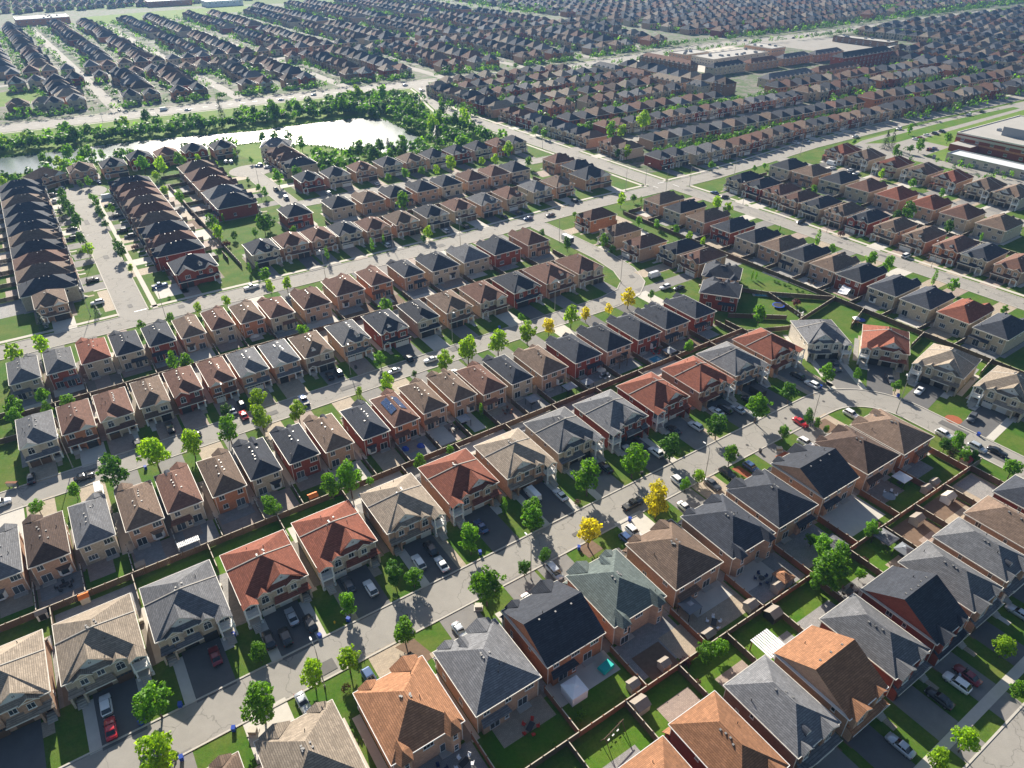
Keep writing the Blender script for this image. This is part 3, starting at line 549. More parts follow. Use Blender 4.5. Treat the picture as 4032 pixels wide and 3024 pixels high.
# ------------------------------------------------------------------ plan tables
HOUSE_TABLE = '''
A -32.9 113.4 13.5 15.4 0 semi t p m
A -17.7 113.4 13.5 15.4 0 semi t y M
A -2.4 113.6 13.5 15.4 0 semi g y M
A 13.2 113.5 13.5 15.4 0 semi r y m
A 28.8 114.4 13.5 15.4 0 semi r y m
A 44.8 114.8 13.5 15.4 0 semi t p M
A 60.5 115.6 13.5 15.4 0 semi r p m
A 76.0 115.2 13.5 15.4 0 semi t p M
A 91.8 116.1 13.5 15.4 0 semi g y M
A 107.6 115.5 13.5 15.4 0 semi g x m
A 123.4 115.9 13.5 15.4 0 semi r x m
A 140.2 115.5 13.5 15.4 0 semi r p M
A 155.0 115.7 13.5 15.4 0 semi g p M
A 170.8 115.7 13.5 15.4 0 semi r p M
A 190.9 111.1 13.5 15.4 328 semi g w M
A 203.5 96.5 13.5 15.4 302 semi r y m
A 206.8 78.5 13.5 15.4 280 semi t y m
A 209 61.3 13.5 15.4 276 semi t y m
B 6.9 69.5 13.3 15.0 180 wide t p -
B 23.6 68.6 13.3 15.0 180 wide o p -
B 38.8 68.1 13.3 15.0 180 wide g p -
B 54.0 68.9 13.3 15.0 180 wide k o g
B 69.3 68.8 13.3 15.0 180 wide n p T
B 85.1 68.7 13.3 15.0 180 wide b p -
B 100.6 68.1 13.3 15.0 180 wide k p -
B 115.6 68.5 13.3 15.0 180 wide k p -
B 131.6 69.0 13.3 15.0 180 wide k p g
B 147.2 68.4 13.2 15.0 180 wide d p -
B 161.1 67.8 13.2 15.0 180 wide b o -
C 63.0 34.2 10.8 15.4 0 deep o x -
C 75.8 34.1 10.8 15.4 0 deep g d -
C 88.1 33.5 10.8 15.4 0 deep o p g
C 101.2 33.6 10.8 15.4 0 deep g x -
C 113.9 33.5 10.8 15.4 0 deep k x g
C 126.5 33.5 10.8 15.4 0 deep g p -
D -31.9 147.3 7.6 15.5 180 narrow g p -
D -23.3 147.4 7.8 15.5 180 narrow d p -
D -14.4 147.9 7.6 15.5 180 narrow g y -
D -4.7 147.4 7.9 15.5 180 narrow b p -
D 4.0 148.2 7.7 15.5 180 narrow q y -
D 13.8 148.0 7.8 15.5 180 narrow b o -
D 22.7 148.9 7.6 15.5 180 narrow k y -
D 32.4 149.6 7.8 15.5 180 narrow k x -
D 41.3 149.0 7.6 15.5 180 narrow b p -
D 51.1 148.5 7.6 15.5 180 narrow k x -
D 60.0 149.0 7.6 15.5 180 narrow q o S
D 69.1 150.0 7.6 15.5 180 narrow b p -
D 78.5 150.1 7.6 15.5 180 narrow b p -
D 87.3 148.6 8.1 15.5 180 narrow q p -
D 96.6 148.5 7.6 15.5 180 narrow k y -
D 107.2 147.3 9.6 15.5 180 narrow b p -
D 119.9 147.3 10.4 15.5 180 narrow k x -
D 132.0 147.2 10.4 15.5 180 narrow k p -
D 144.5 147.2 10.2 15.5 180 narrow k x -
D 156.8 147.3 10.9 15.5 180 narrow k p -
D 169.6 147.2 10.0 15.5 180 narrow k x -
D2 188.8 150.6 13.8 11.5 126 wide k x -
D2 200.4 160.5 13.8 11.5 126 wide k y -
E -21.6 193.8 8.6 15.4 0 narrow g y -
E -12.3 194.3 7.9 15.4 0 narrow q o -
E -3.0 195.0 8.3 15.4 0 narrow q y -
E 6.6 195.9 7.8 15.4 0 narrow b y -
E 15.6 196.5 7.9 15.4 0 narrow q x -
E 25.0 196.5 7.7 15.4 0 narrow q o -
E 34.3 196.6 8.6 15.4 0 narrow g p -
E 43.9 196.3 8.4 15.4 0 narrow g p -
E 53.8 195.8 9.3 15.4 0 narrow b y -
E 66.3 196.4 9.6 15.4 0 narrow g p -
E 79.4 196.3 10.1 15.4 0 narrow k x -
E 92.0 197.0 8.6 15.4 0 narrow k y -
E 104.1 197.1 10.5 15.4 0 narrow b p -
E 117.7 196.9 11.4 15.4 0 narrow q y -
E 131.9 196.8 12.0 15.4 0 narrow k x -
E 146.6 196.7 13.2 15.4 0 narrow q p -
E 161.0 196.8 12.2 15.4 0 narrow q y -
F -22.2 229.6 8.1 15.0 180 narrow g y -
F -12.8 229.8 7.7 15.0 180 narrow g x -
F -3.3 230.4 8.3 15.0 180 narrow r y -
F 6.0 229.8 8.0 15.0 180 narrow k y -
F 15.6 230.0 8.1 15.0 180 narrow k x -
F 24.9 229.7 7.6 15.0 180 narrow b p -
F 34.2 229.9 7.6 15.0 180 narrow q y -
F 43.6 229.1 8.1 15.0 180 narrow b o -
F 53.0 227.2 8.6 15.0 180 narrow q y -
F 65.3 227.3 10.1 15.0 180 narrow q p -
F 78.9 230.6 11.0 15.0 180 narrow q p -
F 91.4 231.2 8.9 15.0 180 narrow q o -
F 104.4 230.9 8.7 15.0 180 narrow k p -
F 117.2 229.7 12.1 15.0 180 narrow k y -
F 131.1 229.9 12.1 15.0 180 narrow g y -
F 145.3 229.5 13.0 15.0 180 narrow k x -
F 160.8 230.2 11.0 15.0 180 narrow q p -
G 38.3 282.1 16.0 14.2 0 mid k x -
G 65.6 284.1 11.5 14.2 0 mid k y -
G 77.9 284.5 11.2 14.2 0 mid q p -
G 89.8 284.1 11.0 14.2 0 mid q p -
G 101.5 283.7 11.0 14.2 0 mid k y -
G 113.6 281.6 11.4 14.2 0 mid q p -
G 127.2 281.4 11.6 14.2 0 mid b p -
G 142.3 281.5 11.6 14.2 0 mid k y -
G 156.7 281.8 11.6 14.2 0 mid q y -
G 170.8 281.6 11.6 14.2 0 mid g p -
G 185.4 282.2 11.6 14.2 0 mid q y -
G 201.5 283.2 11.6 14.2 0 mid g y -
G 215.2 283.0 11.6 14.2 0 mid b p -
G 237.2 284.1 17.0 14.2 0 mid k p -
H 91.6 317.8 12.2 14.0 180 mid k x -
H 112.3 317.3 12.2 14.0 180 mid k y -
H 126.9 316.1 12.2 14.0 180 mid b p -
H 141.0 315.9 12.2 14.0 180 mid k p -
H 155.7 316.0 12.2 14.0 180 mid k p -
H 169.6 316.3 12.2 14.0 180 mid k y -
H 184.7 316.3 12.2 14.0 180 mid q p -
H 198.5 316.5 12.2 14.0 180 mid q p -
H 211.5 316.5 12.2 14.0 180 mid k y -
H 240 315 12.2 14.0 90 mid q p -
H 241 299.5 12.2 14.0 90 mid k p -
I 114.7 364.1 12.3 14.0 0 mid k x -
I 129.1 363.1 12.3 14.0 0 mid k y -
I 144.6 364.6 12.3 14.0 0 mid q p -
I 160.3 364.7 12.3 14.0 0 mid k y -
I 174.1 364.2 12.3 14.0 0 mid b p -
I 188.2 363.9 12.3 14.0 0 mid k y -
I 202.9 363.3 12.3 14.0 0 mid k x -
I 217.2 363.5 12.3 14.0 0 mid k y -
I 231.3 363.3 10.4 14.0 0 mid q o -
I 242.4 363.2 10.4 14.0 0 mid k y -
N 241.0 233.5 10.8 17.0 91.5 mid b p -
N 240.7 219.8 10.8 17.0 91.5 mid k y -
N 240.6 205.4 10.8 17.0 91.5 mid b p -
N 240.7 191.0 10.8 17.0 91.5 mid k x -
N 240.0 177.1 10.8 17.0 91.5 mid k y -
N 240.8 154.1 10.8 17.0 91.5 mid k y -
N 242.0 141.9 10.7 17.0 91.5 mid b p -
N 241.6 130.4 10.7 17.0 91.5 mid k x -
N 241.6 117.3 10.8 17.0 91.5 mid k y -
N 241.7 105.1 10.8 17.0 91.5 mid k y -
N 242.7 92.5 10.8 17.0 91.5 mid r y -
N 241.7 80.1 10.8 17.0 91.5 mid k y -
O 296.0 198.8 10.2 17.5 271.5 mid q p -
O 296.3 187.6 10.2 17.5 271.5 mid k y -
O 296.9 175.6 10.2 17.5 271.5 mid b p -
O 297.5 164.3 10.2 17.5 271.5 mid k x -
O 297.3 151.5 10.2 17.5 271.5 mid b p -
O 297.6 138.7 10.2 17.5 271.5 mid b p -
O 297.3 125.5 10.2 17.5 271.5 mid q o -
O 297.9 114.6 10.2 17.5 271.5 mid k y -
O 298.2 102.1 10.2 17.5 271.5 mid q p -
P 333.4 235.0 12.6 17.0 91.5 mid k y -
P 333.9 220.9 12.6 17.0 91.5 mid b p -
P 334.6 205.2 12.6 17.0 91.5 mid k y -
P 335.1 190.3 12.6 17.0 91.5 mid q y -
P 335.7 174.9 12.6 17.0 91.5 mid r p -
P 336.1 158.9 12.6 17.0 91.5 mid r p -
P 335.8 143.6 12.6 17.0 91.5 mid q y -
P 335.8 127.8 12.6 17.0 91.5 mid b y -
Q 382.4 236.5 12.8 17.5 271.5 semi r p -
Q 383.1 222.1 12.8 17.5 271.5 semi b y -
Q 382.5 205.2 12.8 17.5 271.5 semi r y -
Q 383.5 189.6 12.8 17.5 271.5 semi b y -
Q 383.0 174.1 12.8 17.5 271.5 semi r p -
Q 383.5 158.1 12.8 17.5 271.5 semi b y -
Q 383.9 144.6 12.8 17.5 271.5 semi b y -
N 240.9 165.5 10.7 16.8 90 mid b p -
C 50.1 33.3 10.8 15.4 0 deep o x -
C 139.0 33.7 10.4 15.1 0 deep g p -
C 151.5 33.8 10.4 15.1 0 deep b p -
C 163.9 33.9 10.3 15.1 0 deep k x -
B -9.1 69.3 13.6 15.1 180 wide b o -
J -10.9 279.4 10.4 13.5 0 mid b p -
J -10.5 292.5 12.9 18.5 90 mid k y -
J -10.5 306.6 12.9 18.5 90 mid b p -
J -10.5 320.6 12.9 18.5 90 mid q y -
J -10.5 334.6 12.9 18.5 90 mid k p -
J -10.5 348.7 12.9 18.5 90 mid b p -
J -10.5 362.8 12.9 18.5 90 mid k y -
J -10.5 376.8 12.9 18.5 90 mid k y -
J -10.5 390.9 12.9 18.5 90 mid k p -
J -10.5 404.9 12.9 18.5 90 mid b p -
J -10.5 418.9 12.9 18.5 90 mid k y -
J -10.5 433.0 12.9 18.5 90 mid k y -
K 37.2 302.0 11.0 18.6 270 mid k x -
K 37.2 313.6 11.0 18.6 270 mid q p -
K 37.2 327.6 12.6 18.6 270 mid k y -
K 37.2 343.0 12.6 18.6 270 mid b p -
K 37.2 357.8 12.6 18.6 270 mid q p -
K 37.2 371.0 12.6 18.6 270 mid b y -
K 37.2 384.2 12.6 18.6 270 mid q p -
K 37.2 396.8 11.0 18.6 270 mid q p -
K 37.2 408.6 11.0 18.6 270 mid k x -
L 72 347.5 14.6 18.4 90 mid k x -
L 72 363.5 14.6 18.4 90 mid g p -
L 72 381.0 14.6 18.4 90 mid q p -
L 72 398.6 14.6 18.4 90 mid q p -
L 72 416.0 14.6 18.4 90 mid b p -
M 1.5 449.5 16 13.6 29 mid d p -
M 19.3 451 13.2 13.6 0 mid b p -
M 34.9 450.6 12.8 13.6 0 mid k p -
M 50 458.4 13 13.6 0 mid k x -
M 64.2 457 13 13.6 0 mid q p -
M 79.2 456.6 13.2 13.6 0 mid k x -
M 94.8 453.5 13.2 13.6 0 mid k p -
M 122.6 438.4 17.7 12.9 335 mid g w -
M 119.3 419.3 11.6 16.8 270 mid q p -
M 119.6 405.9 11.7 16.8 270 mid q p -
M 119.9 391.6 11.7 16.8 270 mid k y -
R 201.3 235.1 10.1 15.5 270 mid q o -
R 198.1 215.1 10.1 15.6 270 mid b y -
R 197.6 199.2 10.1 15.6 270 mid q p -
R 205.7 186.8 10.1 15.6 270 mid k y -
R 206.0 175.1 10.2 15.6 270 mid q p -
S 289.9 288.5 10.2 13.7 358 mid k x -
S 301.2 288.0 10.2 13.6 358 mid k y -
S 312.6 283.9 10.1 13.6 358 mid g y -
S 323.9 283.4 10.1 13.6 358 mid g y -
S 335.1 283.0 10.1 13.6 358 mid b p -
S 346.2 282.5 10.0 13.5 358 mid q p -
S 357.3 283.5 10.0 13.5 358 mid q x -
S 368.3 284.5 9.9 13.5 358 mid q p -
S 379.3 285.5 9.9 13.4 358 mid b y -
S 390.2 286.4 9.8 13.4 358 mid k p -
S 401.1 287.4 9.8 13.4 358 mid q o -
S 411.9 286.9 9.8 13.4 358 mid b p -
S 422.8 286.5 9.7 13.3 358 mid k y -
S 433.6 286.0 9.7 13.3 358 mid k p -
S 444.3 285.5 9.6 13.3 358 mid q p -
S 455.0 285.1 9.6 13.3 358 mid b x -
S 465.7 284.6 9.6 13.2 358 mid b p -
S 476.3 284.2 9.5 13.2 358 mid k y -
S 486.8 283.7 9.5 13.2 358 mid b p -
W 313.4 319.1 10.1 13.5 178 mid k p -
W 324.6 318.6 10.1 13.5 178 mid b y -
W 335.8 318.0 10.0 13.5 178 mid g y -
W 346.9 317.5 10.0 13.5 178 mid k p -
W 358.0 317.0 10.0 13.4 178 mid k x -
W 369.0 316.5 9.9 13.4 178 mid g y -
W 380.0 315.9 9.9 13.4 178 mid b p -
W 390.9 315.4 9.8 13.4 178 mid k y -
W 401.8 314.9 9.8 13.3 178 mid k y -
W 412.7 314.4 9.7 13.3 178 mid b p -
W 423.5 313.9 9.7 13.3 178 mid k p -
W 434.3 313.3 9.7 13.3 178 mid k p -
W 445.0 312.8 9.6 13.2 178 mid k o -
W 455.6 312.3 9.6 13.2 178 mid k p -
W 466.3 311.8 9.5 13.2 178 mid k y -
W 476.9 311.3 9.5 13.1 178 mid q y -
W 487.4 310.8 9.5 13.1 178 mid k p -
X 312.0 361.4 10.1 13.5 358 mid q x -
X 323.2 360.8 10.1 13.4 358 mid q y -
X 334.3 360.2 10.0 13.4 358 mid k y -
X 345.4 359.6 10.0 13.4 358 mid b p -
X 356.5 358.9 9.9 13.4 358 mid k x -
X 367.5 358.3 9.9 13.3 358 mid b p -
X 378.4 357.7 9.8 13.3 358 mid k p -
X 389.3 357.1 9.8 13.3 358 mid k x -
X 400.2 356.5 9.8 13.3 358 mid q y -
X 411.0 355.9 9.7 13.2 358 mid k x -
X 421.8 355.3 9.7 13.2 358 mid k p -
X 432.5 354.7 9.6 13.2 358 mid b p -
X 443.2 354.1 9.6 13.1 358 mid g x -
X 453.9 353.5 9.6 13.1 358 mid k o -
X 464.5 352.9 9.5 13.1 358 mid g p -
X 475.0 352.3 9.5 13.1 358 mid k p -
X 485.6 351.8 9.5 13.0 358 mid k x -
Y 289.1 313.0 10.9 15.0 270 mid b y -
Y 288.7 325.2 10.9 15.0 270 mid q p -
Y 288.1 344.5 10.8 14.9 270 mid b p -
Y 287.7 356.6 10.8 14.9 270 mid k y -
Y 287.4 368.7 10.8 14.9 270 mid g y -
Y 287.0 380.8 10.8 14.9 270 mid k y -
Y 286.6 392.8 10.8 14.9 270 mid k y -
Y 286.2 404.8 10.8 14.9 270 mid g x -
Y 285.8 416.8 10.7 14.9 270 mid q x -
Y 285.5 428.8 10.7 14.9 270 mid q p -
O 297 210.2 10.2 17.5 271.5 mid q p -
O 297 221.8 10.2 17.5 271.5 mid k x -
O 297 233.6 10.2 17.5 271.5 mid k y -
'''
TREE_TABLE = '''
-11.7 94.3 3.21 m; -26.9 93.8 3.02 m; 6.1 95.6 1.86 m; -13.0 83.4 3.50 l; 3.0 83.1 3.46 m; 12.6 84.5 2.63 l; 19.1 84.1 2.40 l; 24.2 96.0 2.14 m; 35.1 98.4 2.56 d; 38.1 95.4 2.07 m; 30.4 84.1 2.80 m; 48.1 83.0 3.59 m; 58.7 85.1 1.77 d; 64.2 85.6 1.48 d; 52.6 96.7 3.03 m; 75.1 84.1 3.24 y; 67.8 95.2 2.79 m; 17.1 81.1 1.09 p; 49.2 53.7 0.92 m; 48.1 53.1 0.78 m; 42.1 52.0 0.71 m; 120.9 19.2 2.28 l; 96.8 13.7 2.28 l; 90.2 14.2 1.97 l; 114.5 13.4 1.62 m; 109.2 48.6 3.53 m; 106.3 48.7 2.21 m; 114.4 53.2 2.48 m; 128.5 51.1 2.05 m; 114.1 49.0 2.60 m; 115.5 56.7 1.51 m; 115.9 45.1 1.43 m; 108.3 45.9 1.40 m; 74.5 49.3 1.99 m; 77.8 48.5 1.72 m; 71.2 50.8 1.40 p; 121.3 47.4 0.97 p; 133.0 51.9 1.03 p; 70.4 46.8 0.68 p; 42.8 177.5 3.16 l; 38.6 165.7 3.00 l; 13.2 176.5 3.71 l; 4.7 175.5 3.36 d; 31.2 178.7 2.64 l; 29.1 167.3 3.04 l; 20.1 165.8 3.08 m; -5.5 174.2 3.18 d; 1.9 164.7 4.00 l; 10.7 165.6 3.00 l; -13.6 175.2 2.93 m; -7.9 163.5 3.61 d; -23.2 174.9 2.08 d; -16.7 165.3 1.66 m; -24.6 164.4 1.80 m; 22.8 179.2 1.81 d; 19.2 211.0 2.38 m; 15.9 212.8 2.14 m; -16.6 247.6 2.74 l; -24.5 245.0 2.67 l; -20.2 261.0 2.31 l; 12.6 247.3 1.57 m; 21.9 247.2 1.49 m; 31.6 248.7 1.63 l; 41.4 248.4 1.66 l; 57.9 250.0 2.01 l; 63.4 247.8 2.31 l; 59.9 262.6 2.39 m; 82.8 252.9 1.50 m; 56.0 210.2 2.05 m; -19.3 214.5 2.12 m; -13.3 207.0 2.41 m; -26.2 211.8 2.60 m; -26.3 206.9 2.12 m; -18.6 207.4 1.64 m; 20.6 132.6 2.51 m; 34.4 130.1 2.58 m; -15.3 266.9 2.11 c; -11.0 261.2 1.45 m; 1.5 268.6 1.52 c; 37.2 262.1 1.42 m; 57.0 273.4 1.52 k; 59.5 271.7 1.33 k; 87.1 176.7 3.73 l; 84.9 165.8 3.10 l; 92.8 165.3 3.64 l; 103.4 164.6 3.56 l; 113.7 177.7 3.04 l; 115.0 165.2 3.29 l; 126.4 177.4 2.95 y; 124.1 165.8 2.57 y; 133.1 165.4 3.15 l; 140.3 166.4 2.12 y; 148.4 177.5 2.67 y; 158.9 165.9 2.86 y; 150.5 166.3 1.61 y; 69.3 178.7 2.15 m; 75.1 179.6 1.05 m; 66.0 166.8 2.28 l; 75.4 167.8 1.01 d; 57.4 167.8 1.11 l; 170.6 166.4 1.39 d; 181.2 185.2 1.79 d; 159.2 176.1 2.14 m; 85.8 209.2 2.60 m; 56.5 128.2 1.74 m; 65.8 129.2 1.26 m; 38.3 128.3 3.34 m; 43.7 129.8 1.19 m; 85.3 97.3 3.72 m; 69.4 97.6 2.84 m; 98.4 96.0 3.45 m; 111.0 95.6 2.96 d; 93.5 82.3 3.76 y; 121.9 178.7 1.48 m; 89.0 252.1 1.52 k; 81.7 96.4 1.08 p; 64.9 135.3 1.00 p; 65.5 102.9 1.42 k; 81.7 139.6 1.28 k; 127.3 95.3 3.08 d; 141.9 94.5 3.40 m; 156.7 95.4 2.64 d; 173.9 95.7 2.28 m; 183.7 91.9 1.37 m; 121.6 85.7 2.33 m; 141.1 84.8 1.82 m; 152.3 85.4 1.67 d; 185.4 68.6 3.66 m; 185.3 54.8 3.05 m; 174.1 56.8 2.18 m; 171.6 58.5 1.78 d; 171.1 53.5 1.74 m; 173.4 51.9 1.35 d; 174.5 43.9 2.26 m; 110.7 85.5 1.69 l; 105.7 85.1 1.48 m; 259.6 137.6 2.43 m; 259.4 130.7 2.38 m; 264.9 115.1 1.84 k; 263.9 107.3 2.14 m; 186.4 81.2 1.51 m; 178.9 74.5 1.18 m; 262.1 88.3 1.32 m; 187.0 131.4 2.63 m; 153.7 131.3 1.96 m; 209.4 133.6 1.90 p; 171.6 56.4 1.36 p; 219.6 150.8 0.81 d; 219.7 149.4 0.80 d; 220.1 146.9 0.80 d; 220.0 144.8 0.79 d; 220.1 141.0 0.79 d; 220.2 138.7 0.78 d; 220.9 136.2 0.78 d; 220.6 134.4 0.77 d; 215.5 156.4 1.05 k; 213.6 156.9 1.05 k; 153.2 80.3 1.01 m; 153.3 83.3 1.15 m; 186.0 49.9 1.18 d; 6.9 328.1 2.66 l; 7.1 367.7 2.65 d; 17.8 318.3 2.40 d; 17.7 331.5 1.67 d; 17.6 361.5 1.58 d; 18.0 373.1 1.62 d; 17.7 381.3 1.81 d; 18.3 392.7 2.14 m; 17.8 405.4 1.73 m; 48.2 439.8 3.90 m; 56.6 432.7 3.56 l; 67.2 437.4 3.29 m; 50.9 420.9 2.18 l; 5.9 342.7 2.24 d; 6.5 380.1 2.44 d; 5.5 397.1 2.81 d; 5.7 410.4 2.60 d; 6.5 389.5 2.49 d; 2.2 386.8 1.91 c; 10.5 472.4 3.28 l; 3.8 491.3 2.68 m; 16.9 488.4 3.75 m; 27.1 478.3 3.73 m; 6.9 487.9 2.33 m; 19.9 432.0 2.14 m; 15.7 431.6 1.82 d; 49.0 389.8 2.82 l; 53.1 374.8 2.57 m; 56.7 327.1 3.24 m; 63.6 336.9 1.33 k; 56.3 314.6 2.53 l; 61.9 312.5 1.51 d; 56.7 306.5 2.21 p; 70.5 311.0 1.63 m; -12.8 461.1 2.48 m; -17.9 455.1 2.44 l; 18.2 302.6 1.38 l; 24.0 327.6 1.71 p; 15.8 449.6 2.85 c; 98.0 440.5 2.04 k; 102.9 425.0 1.46 m; 84.9 432.9 1.31 l; 77.8 442.5 1.86 l; -0.2 325.6 1.17 m; 23.1 381.1 1.66 m; 25.4 268.2 0.93 d; 10.5 448.6 1.53 p; 90.7 390.1 1.35 m; 23.6 481.2 3.04 m; 33.4 483.4 2.38 m; 44.5 483.2 2.06 m; 88.3 472.4 1.77 m; 102.5 375.0 2.99 m; 113.1 345.4 2.44 d; 122.0 344.9 2.47 d; 131.6 344.3 2.92 d; 140.6 343.5 2.09 d; 151.5 346.1 2.13 m; 161.8 346.4 2.38 m; 171.3 346.2 2.41 m; 179.6 344.6 1.98 l; 188.0 343.7 3.36 l; 208.7 344.8 2.05 l; 215.9 342.4 2.52 l; 218.5 338.1 2.51 l; 229.4 349.3 3.32 l; 86.6 267.0 1.81 k; 106.1 266.1 1.86 k; 112.4 268.4 1.37 k; 132.2 265.1 1.93 l; 128.4 262.5 1.38 d; 145.8 253.3 1.39 k; 135.6 252.6 1.02 k; 156.4 261.4 1.98 d; 165.4 261.3 1.83 d; 138.0 300.7 3.68 m; 85.4 303.5 1.60 m; 74.0 307.4 3.59 d; 78.1 315.0 3.20 d; 183.1 336.3 2.73 l; 90.6 360.1 1.82 m; 90.9 372.4 1.66 m; 67.8 284.9 1.66 m; 101.6 384.6 1.94 m; 136.2 433.9 3.08 m; 136.0 456.9 3.20 m; 127.5 458.0 3.56 m; 122.5 466.5 3.20 m; 173.2 237.6 1.57 d; 172.9 219.3 2.10 d; 183.6 216.0 2.03 d; 187.4 213.3 2.03 m; 182.3 204.7 2.14 m; 226.2 247.0 2.42 l; 236.7 249.5 1.77 m; 238.3 246.0 1.17 k; 216.7 262.8 1.97 m; 227.8 262.3 2.00 l; 186.8 263.0 1.89 d; 199.9 249.1 1.29 m; 259.6 217.6 2.58 l; 260.0 210.6 2.54 l; 276.2 221.7 1.37 k; 274.9 212.7 2.41 l; 271.3 283.9 1.98 m; 283.6 307.8 2.81 l; 303.9 346.0 3.59 m; 312.8 345.7 3.62 l; 330.8 346.1 4.66 l; 272.8 383.5 2.61 m; 273.0 374.0 2.57 m; 307.3 265.1 1.99 m; 315.9 263.5 1.56 l; 338.0 264.9 2.07 m; 324.1 249.4 1.31 m; 332.3 249.4 1.55 m; 227.0 333.5 3.22 l; 227.2 326.0 2.71 m; 221.0 216.7 1.79 m; 223.1 206.9 1.58 m; 222.2 190.7 1.52 l; 222.3 198.3 1.72 l; 270.8 307.7 1.60 d; 280.6 312.1 1.86 d; 270.4 320.6 1.63 m; 183.9 234.4 1.59 d; 255.7 248.1 1.79 p; 187.2 207.2 1.50 d; 216.5 223.6 1.63 m; 274.6 196.1 2.32 l; 275.1 189.9 2.58 l; 262.7 183.4 1.05 k; 275.2 171.3 1.94 k; 262.0 163.8 2.39 k; 260.0 155.3 1.82 m; 273.4 145.1 2.06 m; 274.0 139.2 1.79 l; 322.1 160.2 2.96 d; 317.0 162.6 2.02 d; 318.8 139.7 2.45 d; 362.1 161.8 2.44 m; 363.8 167.9 1.58 m; 363.5 147.2 2.28 l; 363.2 132.1 2.77 l; 363.7 183.5 2.04 m; 360.6 188.7 2.26 m; 361.4 177.4 2.01 m; 315.9 205.7 2.00 m; 367.3 202.4 1.91 l; 412.8 223.0 2.33 m; 431.4 219.7 2.98 m; 425.6 221.4 1.88 m; 423.8 236.3 3.69 c; 427.7 234.7 3.18 c; 465.3 246.2 2.31 m; 463.5 220.7 2.71 m; 415.5 266.8 2.26 l; 400.4 264.3 1.97 m; 395.5 266.3 1.71 m; 384.4 265.8 1.69 m; 375.8 266.4 1.68 m; 364.3 266.5 1.66 m; 354.9 263.9 1.40 m; 423.7 266.7 1.77 m; 445.9 265.2 3.13 l; 323.1 127.8 1.36 k; 359.5 223.4 1.97 l; 280.4 165.0 1.73 p; 417.0 252.1 1.47 m
'''
